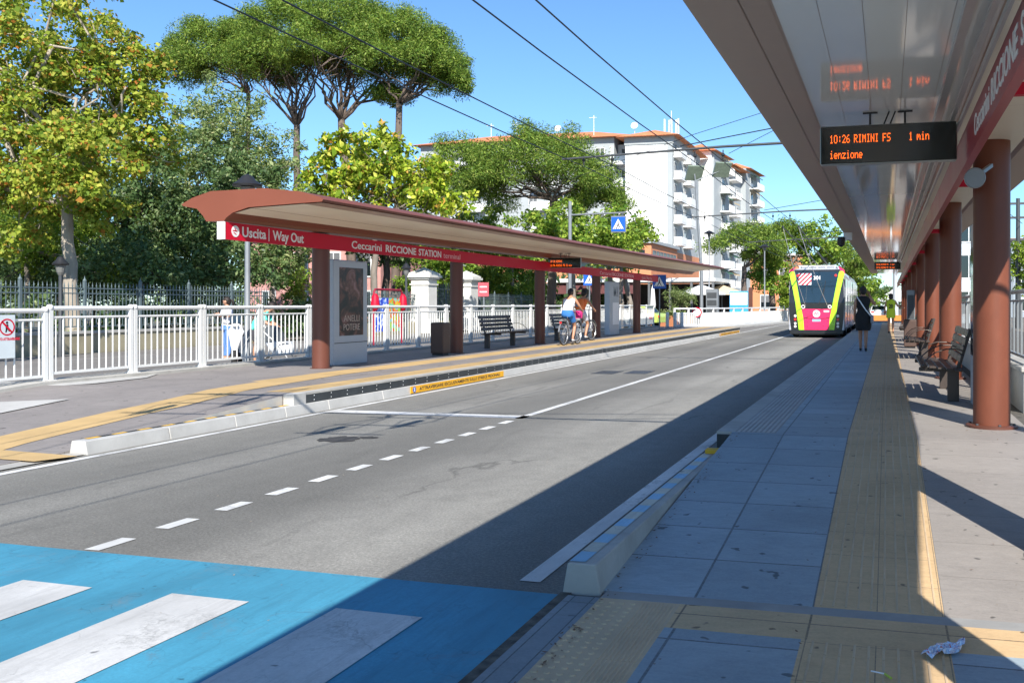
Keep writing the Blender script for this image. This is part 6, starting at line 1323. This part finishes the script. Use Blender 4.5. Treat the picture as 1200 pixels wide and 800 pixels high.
# plane tree at the left, pale trunk
d = 31; s = d / F; b = Pg(87, d, .05); f = P(78, 235, d)
cl = ell(P(62, 95, d), (4.1, 3.6, 4.7), 170, .50, 3, shell=.5) + ell(P(148, 150, d), (1.3, 1.8, 2.6), 34, .5, 4) + ell(P(10, 225, d), (1.6, 1.8, 2.0), 26, .5, 5) + ell(P(120, 245, d), (1.3, 1.2, .8), 12, .4, 6) + ell(P(-60, 110, d), (2.6, 3, 4.2), 60, .6, 7) + ell(P(70, 190, d - 3), (2.6, .8, 1.5), 44, .45, 14)
tree('plane_tree', 'tall yellow-green plane tree with pale trunk filling the top left corner', b, None, f, cl, LF_PLANE, 165, .125, B_PLANE, .25, .8, 11, 60, cat='tree', wob=.14)
# bright tree low behind the plane tree
tree('park_tree', 'bright green leafy tree low at the left edge behind the plane tree', Pg(30, 40), None, P(32, 290, 40), ell(P(36, 278, 40), (2.6, 2.2, 1.9), 60, .55, 8) + ell(P(150, 318, 40), (1.6, 1.5, .8), 20, .45, 9), LF_LIME, 110, .16, B_GREY, .14, .6, 12, 14)
# dark evergreens
for i, (px, py, d, rx, rz, n) in enumerate(((-30, 250, 46, 4.2, 4.4, 110), (70, 250, 50, 3.6, 4.6, 90), (165, 245, 44, 3.9, 4.3, 150), (262, 255, 43, 3.6, 3.9, 130), (215, 315, 40, 5.0, 1.5, 70), (-10, 325, 42, 5.5, 1.4, 60), (110, 322, 45, 4.0, 1.3, 50))):
    lab = ['dark evergreen tree at the far left behind the plane tree', 'dark evergreen tree just behind the pale plane trunk', 'large dark evergreen left of the shelter roof', 'dark evergreen directly behind the left end of the shelter roof', 'low dark shrub mass under the evergreens behind the iron fence', 'low dark shrubs behind the iron fence at the left edge', 'low dark shrubs right of the plane trunk'][i]
    tree('evergreen_tree' if i < 4 else 'evergreen_shrub', lab, Pg(px, d), None, P(px, min(py + 30, 335), d), ell(P(px, py, d), (rx, rx * .8, rz), n, .7, 20 + i, shell=.5), LF_DARK, 150, .17, B_DARK, .2 if i < 4 else .08, .5, 30 + i, 20, grp=None, cat='tree' if i < 4 else 'shrub')
tree('oak_tree', 'grey-green oak between the plane tree and the tall pines', Pg(262, 49), None, P(262, 220, 49), ell(P(255, 165, 49), (3.2, 2.8, 3.2), 120, .6, 41, shell=.5) + ell(P(318, 215, 49), (2.2, 2.0, 2.6), 60, .6, 42) + ell(P(205, 220, 49), (1.8, 2, 2.8), 50, .6, 43), LF_GREYG, 130, .15, B_GREY, .2, .5, 40, 36, wob=.15)
tree('oak_tree', 'sparse grey-green tree seen under the shelter roof left of the totem', Pg(318, 41), None, P(322, 300, 41), ell(P(325, 292, 41), (1.7, 1.6, 1.4), 44, .42, 44) + ell(P(355, 255, 44), (1.6, 1.4, 1.6), 30, .45, 45), LF_GREYG, 110, .13, B_GREY, .14, .5, 46, 14)
tree('round_bush', 'small round light green bush under the shelter roof left of the totem', Pg(344, 60), None, P(344, 345, 60), ell(P(344, 329, 60), (1.3, 1.2, 1.2), 40, .4, 47), LF_LAUR, 90, .14, B_GREY, .07, .6, 48, 6, cat='bush')
# tall umbrella pines
d = 62
def pine(lab, px0, pyf, crowns, d, r0, seed, per=150, grp='umbrella pines', nb=22, fork=None, name='umbrella_pine', size=.17, dens=1.0):
    cl = []
    for i, (cx, cy, rpx, hpx) in enumerate(crowns):
        r = rpx * d / F; h = hpx * d / F; cl += umbrella(P(cx, cy, d + (i % 3 - 1) * 1.2), r, h, int(dens * (14 + r * r * 4.2 + r * h * 1.2)), .50 + .11 * r, seed + i)
    return tree(name, lab, Pg(px0, d), None, P(fork[0] if fork else px0, pyf, d), cl, LF_PINE, per, size, B_PINE, r0, .24, seed, nb, grp, wob=.07, up=.7, shell=.42, lim=.34)
pine('leftmost tall umbrella pine with a crown cut by the oak', 291, 108, [(250, 82, 62, 58), (212, 90, 32, 34), (290, 70, 45, 50)], d + 3, .22, 60, per=460, nb=40, fork=(291, 120))
pine('tall umbrella pine forking low, left of the middle of the pine group', 352, 147, [(335, 78, 66, 84), (310, 92, 36, 40)], d, .30, 70, per=460, nb=56, fork=(348, 150))
pine('tallest umbrella pine in the middle of the group, leaning trunk', 418, 140, [(402, 74, 76, 80), (440, 70, 60, 64)], d - 1, .34, 80, per=460, nb=56, fork=(400, 138))
pine('right-hand tall umbrella pine with a long branch to the right', 462, 120, [(478, 82, 62, 62), (515, 90, 34, 44), (455, 116, 24, 14), (530, 104, 22, 22)], d - 2, .30, 90, per=460, nb=56, fork=(468, 140))
pine('lower broad umbrella pine in front of the apartment wing', 645, 232, [(636, 214, 80, 64), (540, 236, 56, 78), (700, 240, 36, 42)], 56, .30, 100, per=460, nb=50, fork=(648, 232), grp='umbrella pines'); 
d = 56
# roadside pines at right
pine('roadside umbrella pine right of the apartment tower', 872, 312, [(872, 290, 44, 27), (895, 300, 24, 18)], 84, .32, 110, size=.25, nb=12)
pine('roadside umbrella pine left of the trolleybus', 905, 300, [(920, 285, 34, 24), (905, 310, 22, 14)], 90, .34, 120, size=.25, nb=12)
pine('umbrella pine above the middle of the trolleybus', 990, 330, [(985, 306, 32, 22), (1005, 322, 22, 16)], 95, .34, 130, size=.25, nb=10)
tree('broadleaf_tree', 'loose bright green tree behind the trolleybus poles', Pg(960, 88), None, P(960, 310, 88), ell(P(950, 288, 88), (4.2, 3, 2.6), 60, .8, 131) + ell(P(905, 320, 86), (2.0, 2, 2.2), 30, .7, 132), LF_LAUR, 100, .26, B_GREY, .3, .6, 133, 16)
tree('broadleaf_tree', 'green tree at the end of the street right of the trolleybus', Pg(1010, 100), None, P(1010, 345, 100), ell(P(1003, 335, 100), (3.0, 2.6, 3.0), 55, .8, 134), LF_LAUR, 100, .28, B_GREY, .3, .6, 135, 10)
tree('broadleaf_tree', 'yellow-green foliage just left of the trolleybus', Pg(925, 78), None, P(925, 345, 78), ell(P(923, 340, 78), (1.0, 1, 1.8), 26, .5, 136), LF_LIME, 90, .2, B_GREY, .12, .6, 137, 6)
# magnolia and laurels in the middle
d = 47
cl = ell(P(440, 205, d), (3.3, 2.6, 2.2), 100, .5, 51, shell=.5) + ell(P(505, 225, d), (1.9, 1.8, 1.9), 46, .45, 52) + ell(P(378, 200, d), (1.1, 1.2, 1.6), 24, .4, 53) + ell(P(455, 160, d), (.6, .6, .7), 8, .35, 54) + ell(P(400, 165, d), (.5, .5, .6), 6, .3, 55)
tree('magnolia_tree', 'glossy yellow-green magnolia rising above the middle of the shelter roof', Pg(438, d), None, P(440, 262, d), cl, LF_MAG, 58, .25, B_GREY, .2, .55, 56, 40, wob=.16)
tree('dark_tree', 'dark trunked tree seen under the roof right of the totem', Pg(452, 50), None, P(452, 270, 50), ell(P(450, 285, 50), (2.2, 1.8, 1.3), 46, .5, 57), LF_DARK, 110, .17, B_DARK, .22, .5, 58, 10)
tree('laurel_tree', 'bright laurel foliage under the roof left of the white gate pillar', Pg(490, 58), None, P(490, 320, 58), ell(P(505, 318, 58), (3.2, 1.6, 1.9), 60, .42, 59), LF_LAUR, 100, .17, B_GREY, .1, .6, 60, 10)
for i, (px, py, d, rx, rz, n) in enumerate(((600, 290, 65, 3.8, 2.5, 90), (672, 280, 50, 3.2, 1.9, 90), (728, 284, 52, 1.8, 1.9, 44), (548, 280, 60, 3.0, 2.1, 60), (585, 335, 67, 4.6, 1.7, 80))):
    lab = ['round green laurel tree above the shelter roof, left of the sign pole', 'round green laurel tree behind the tall sign pole', 'green laurel tree directly below the overhead crossing sign', 'laurel tree between the magnolia and the broad pine', 'bright low laurel bush above the far bench'][i]
    tree('laurel_tree', lab, Pg(px, d), None, P(px, min(py + 25, 350), d), ell(P(px, py, d), (rx, rx * .8, rz), n, .48, 140 + i), LF_LAUR, 110, .19, B_GREY, .15, .6, 150 + i, 12, grp='laurel trees')
# leaning bare trunks near the last columns (stone pines whose crowns show above)
for i, (x0, x1, lab) in enumerate(((722, 712, 'straight pale leaning trunk between the last far columns, left one'), (745, 728, 'pale leaning trunk between the last far columns, right one'))):
    tree('leaning_pine', lab, Pg(x0, 54), None, P(x1, 300, 54), ell(P(x1 - 6, 285, 54), (1.6, 1.4, 1.0), 26, .45, 160 + i), LF_LAUR, 80, .2, B_GREY, .19, .6, 162 + i, 8)
tree('olive_tree', 'small olive tree in front of the dark restaurant', Pg(797, 66), None, P(797, 362, 66), ell(P(797, 350, 66), (1.25, 1.1, .75), 40, .32, 165), LF_GREYG, 100, .12, B_GREY, .07, .3, 166, 10)
tree('distant_tree', 'green tree at the right edge of the photo behind the railing', Pg(1203, 60), None, P(1203, 330, 60), ell(P(1203, 308, 60), (1.4, 1.4, 1.8), 40, .5, 167), LF_LIME, 90, .18, B_GREY, .12, .6, 168, 8)
for i, (px, d) in enumerate(((1022, 190), (1035, 210), (1052, 200), (1012, 170))):
    tree('distant_tree', ['hazy far tree left of the platform end', 'hazy far tree in the middle of the street end', 'hazy far tree at the right of the street end', 'far tree behind the trolleybus side'][i], Pg(px, d), None, P(px, 352, d), ell(P(px, 347, d), (3.2, 3, 2.2), 30, .9, 170 + i), LF_DARK, 70, .4, B_DARK, .2, .6, 175 + i, 4)
# hedges and plants
a, b_ = PLANT_LINE
leafmesh('planter_plants', None, [(*(a.lerp(b_, i / 30) + Vector((-.1, .3, 0))).xy, .85 + .12 * math.sin(i * 2.1), .28) for i in range(31)], 60, .13, LF_GREYG, kind='stuff')
g = random.Random(9)
leafmesh('shrubbery', None, [(-28.5 + g.uniform(-2.0, 2.5), y * .4 + g.uniform(-.3, .3), .5 + g.uniform(0, 1.3), .65) for y in range(14, 190)], 90, .17, LF_DARK, kind='stuff')
leafmesh('ground_cover', None, [(-26.5 + g.uniform(-1.5, 1.2), y * .5 + g.uniform(-.3, .3), .25 + g.uniform(0, .35), .45) for y in range(8, 150)], 60, .16, LF_DARK, kind='stuff')
# fallen leaves and grit on the pavements
g = np.random.default_rng(4)
def litter(name, n, x0, x1, y0, y1, z, s, m):
    mb = MB(); r_ = random.Random(n)
    for _ in range(n):
        x, y = r_.uniform(x0, x1), r_.uniform(y0, y1); a = r_.uniform(0, 6.28); q = s * r_.uniform(.4, 1.3); u = Vector((math.cos(a), math.sin(a), 0)) * q; v = Vector((-math.sin(a), math.cos(a), 0)) * q * .5; c = Vector((x, y, z(y) + .008)); mb.quad(c - u, c + v, c + u + Vector((0, 0, q * .3)), c - v)
    mb.build(name, m, kind='stuff')
litter('fallen_leaves', 90, -1.5, 1.3, 2.6, 16, zr, .012, mat('dry_leaf', (.16, .08, .04), .8, bmp=0))
litter('road_grit', 260, -7.4, -1.9, 3.6, 18, lambda y: -.002, .010, mat('grit', (.30, .25, .19), .8, bmp=0))
litter('gutter_leaves', 160, -1.44, -1.36, 3, 9, lambda y: zr(y) - .002, .013, MATS['dry_leaf'])

g = random.Random(21); wd = []
for i in range(420):
    px = g.uniform(-260, 700); d = g.uniform(74, 92); p = P(px, VY, d); wd.append((p.x, p.y, g.uniform(.3, 8.5) * (1 if px < 300 else .75 if px < 480 else .5), 1.6))
leafmesh('far_wood', None, wd, 60, .5, LF_DARK, kind='stuff')

# trees that shade the side street and the pavement behind the railing (they stand outside the left edge and beyond)
for i, (x, y) in enumerate(((-20.5, -1.5), (-19.5, 7.0), (-21.0, 12.5))):
    tree('street_tree', ['leafy street tree outside the left edge of the photo, nearest the camera', 'leafy street tree outside the left edge of the photo, middle one', 'leafy street tree outside the left edge of the photo, farthest one'][i], (x, y, 0), None, (x, y, 3.6), ell((x, y, 6.4), (2.3, 2.3, 1.9), 36, .6, 300 + i), LF_PLANE, 60, .2, B_GREY, .16, .8, 310 + i, 10, grp='street trees outside the left edge') if XDpx(x, y) < -60 else None
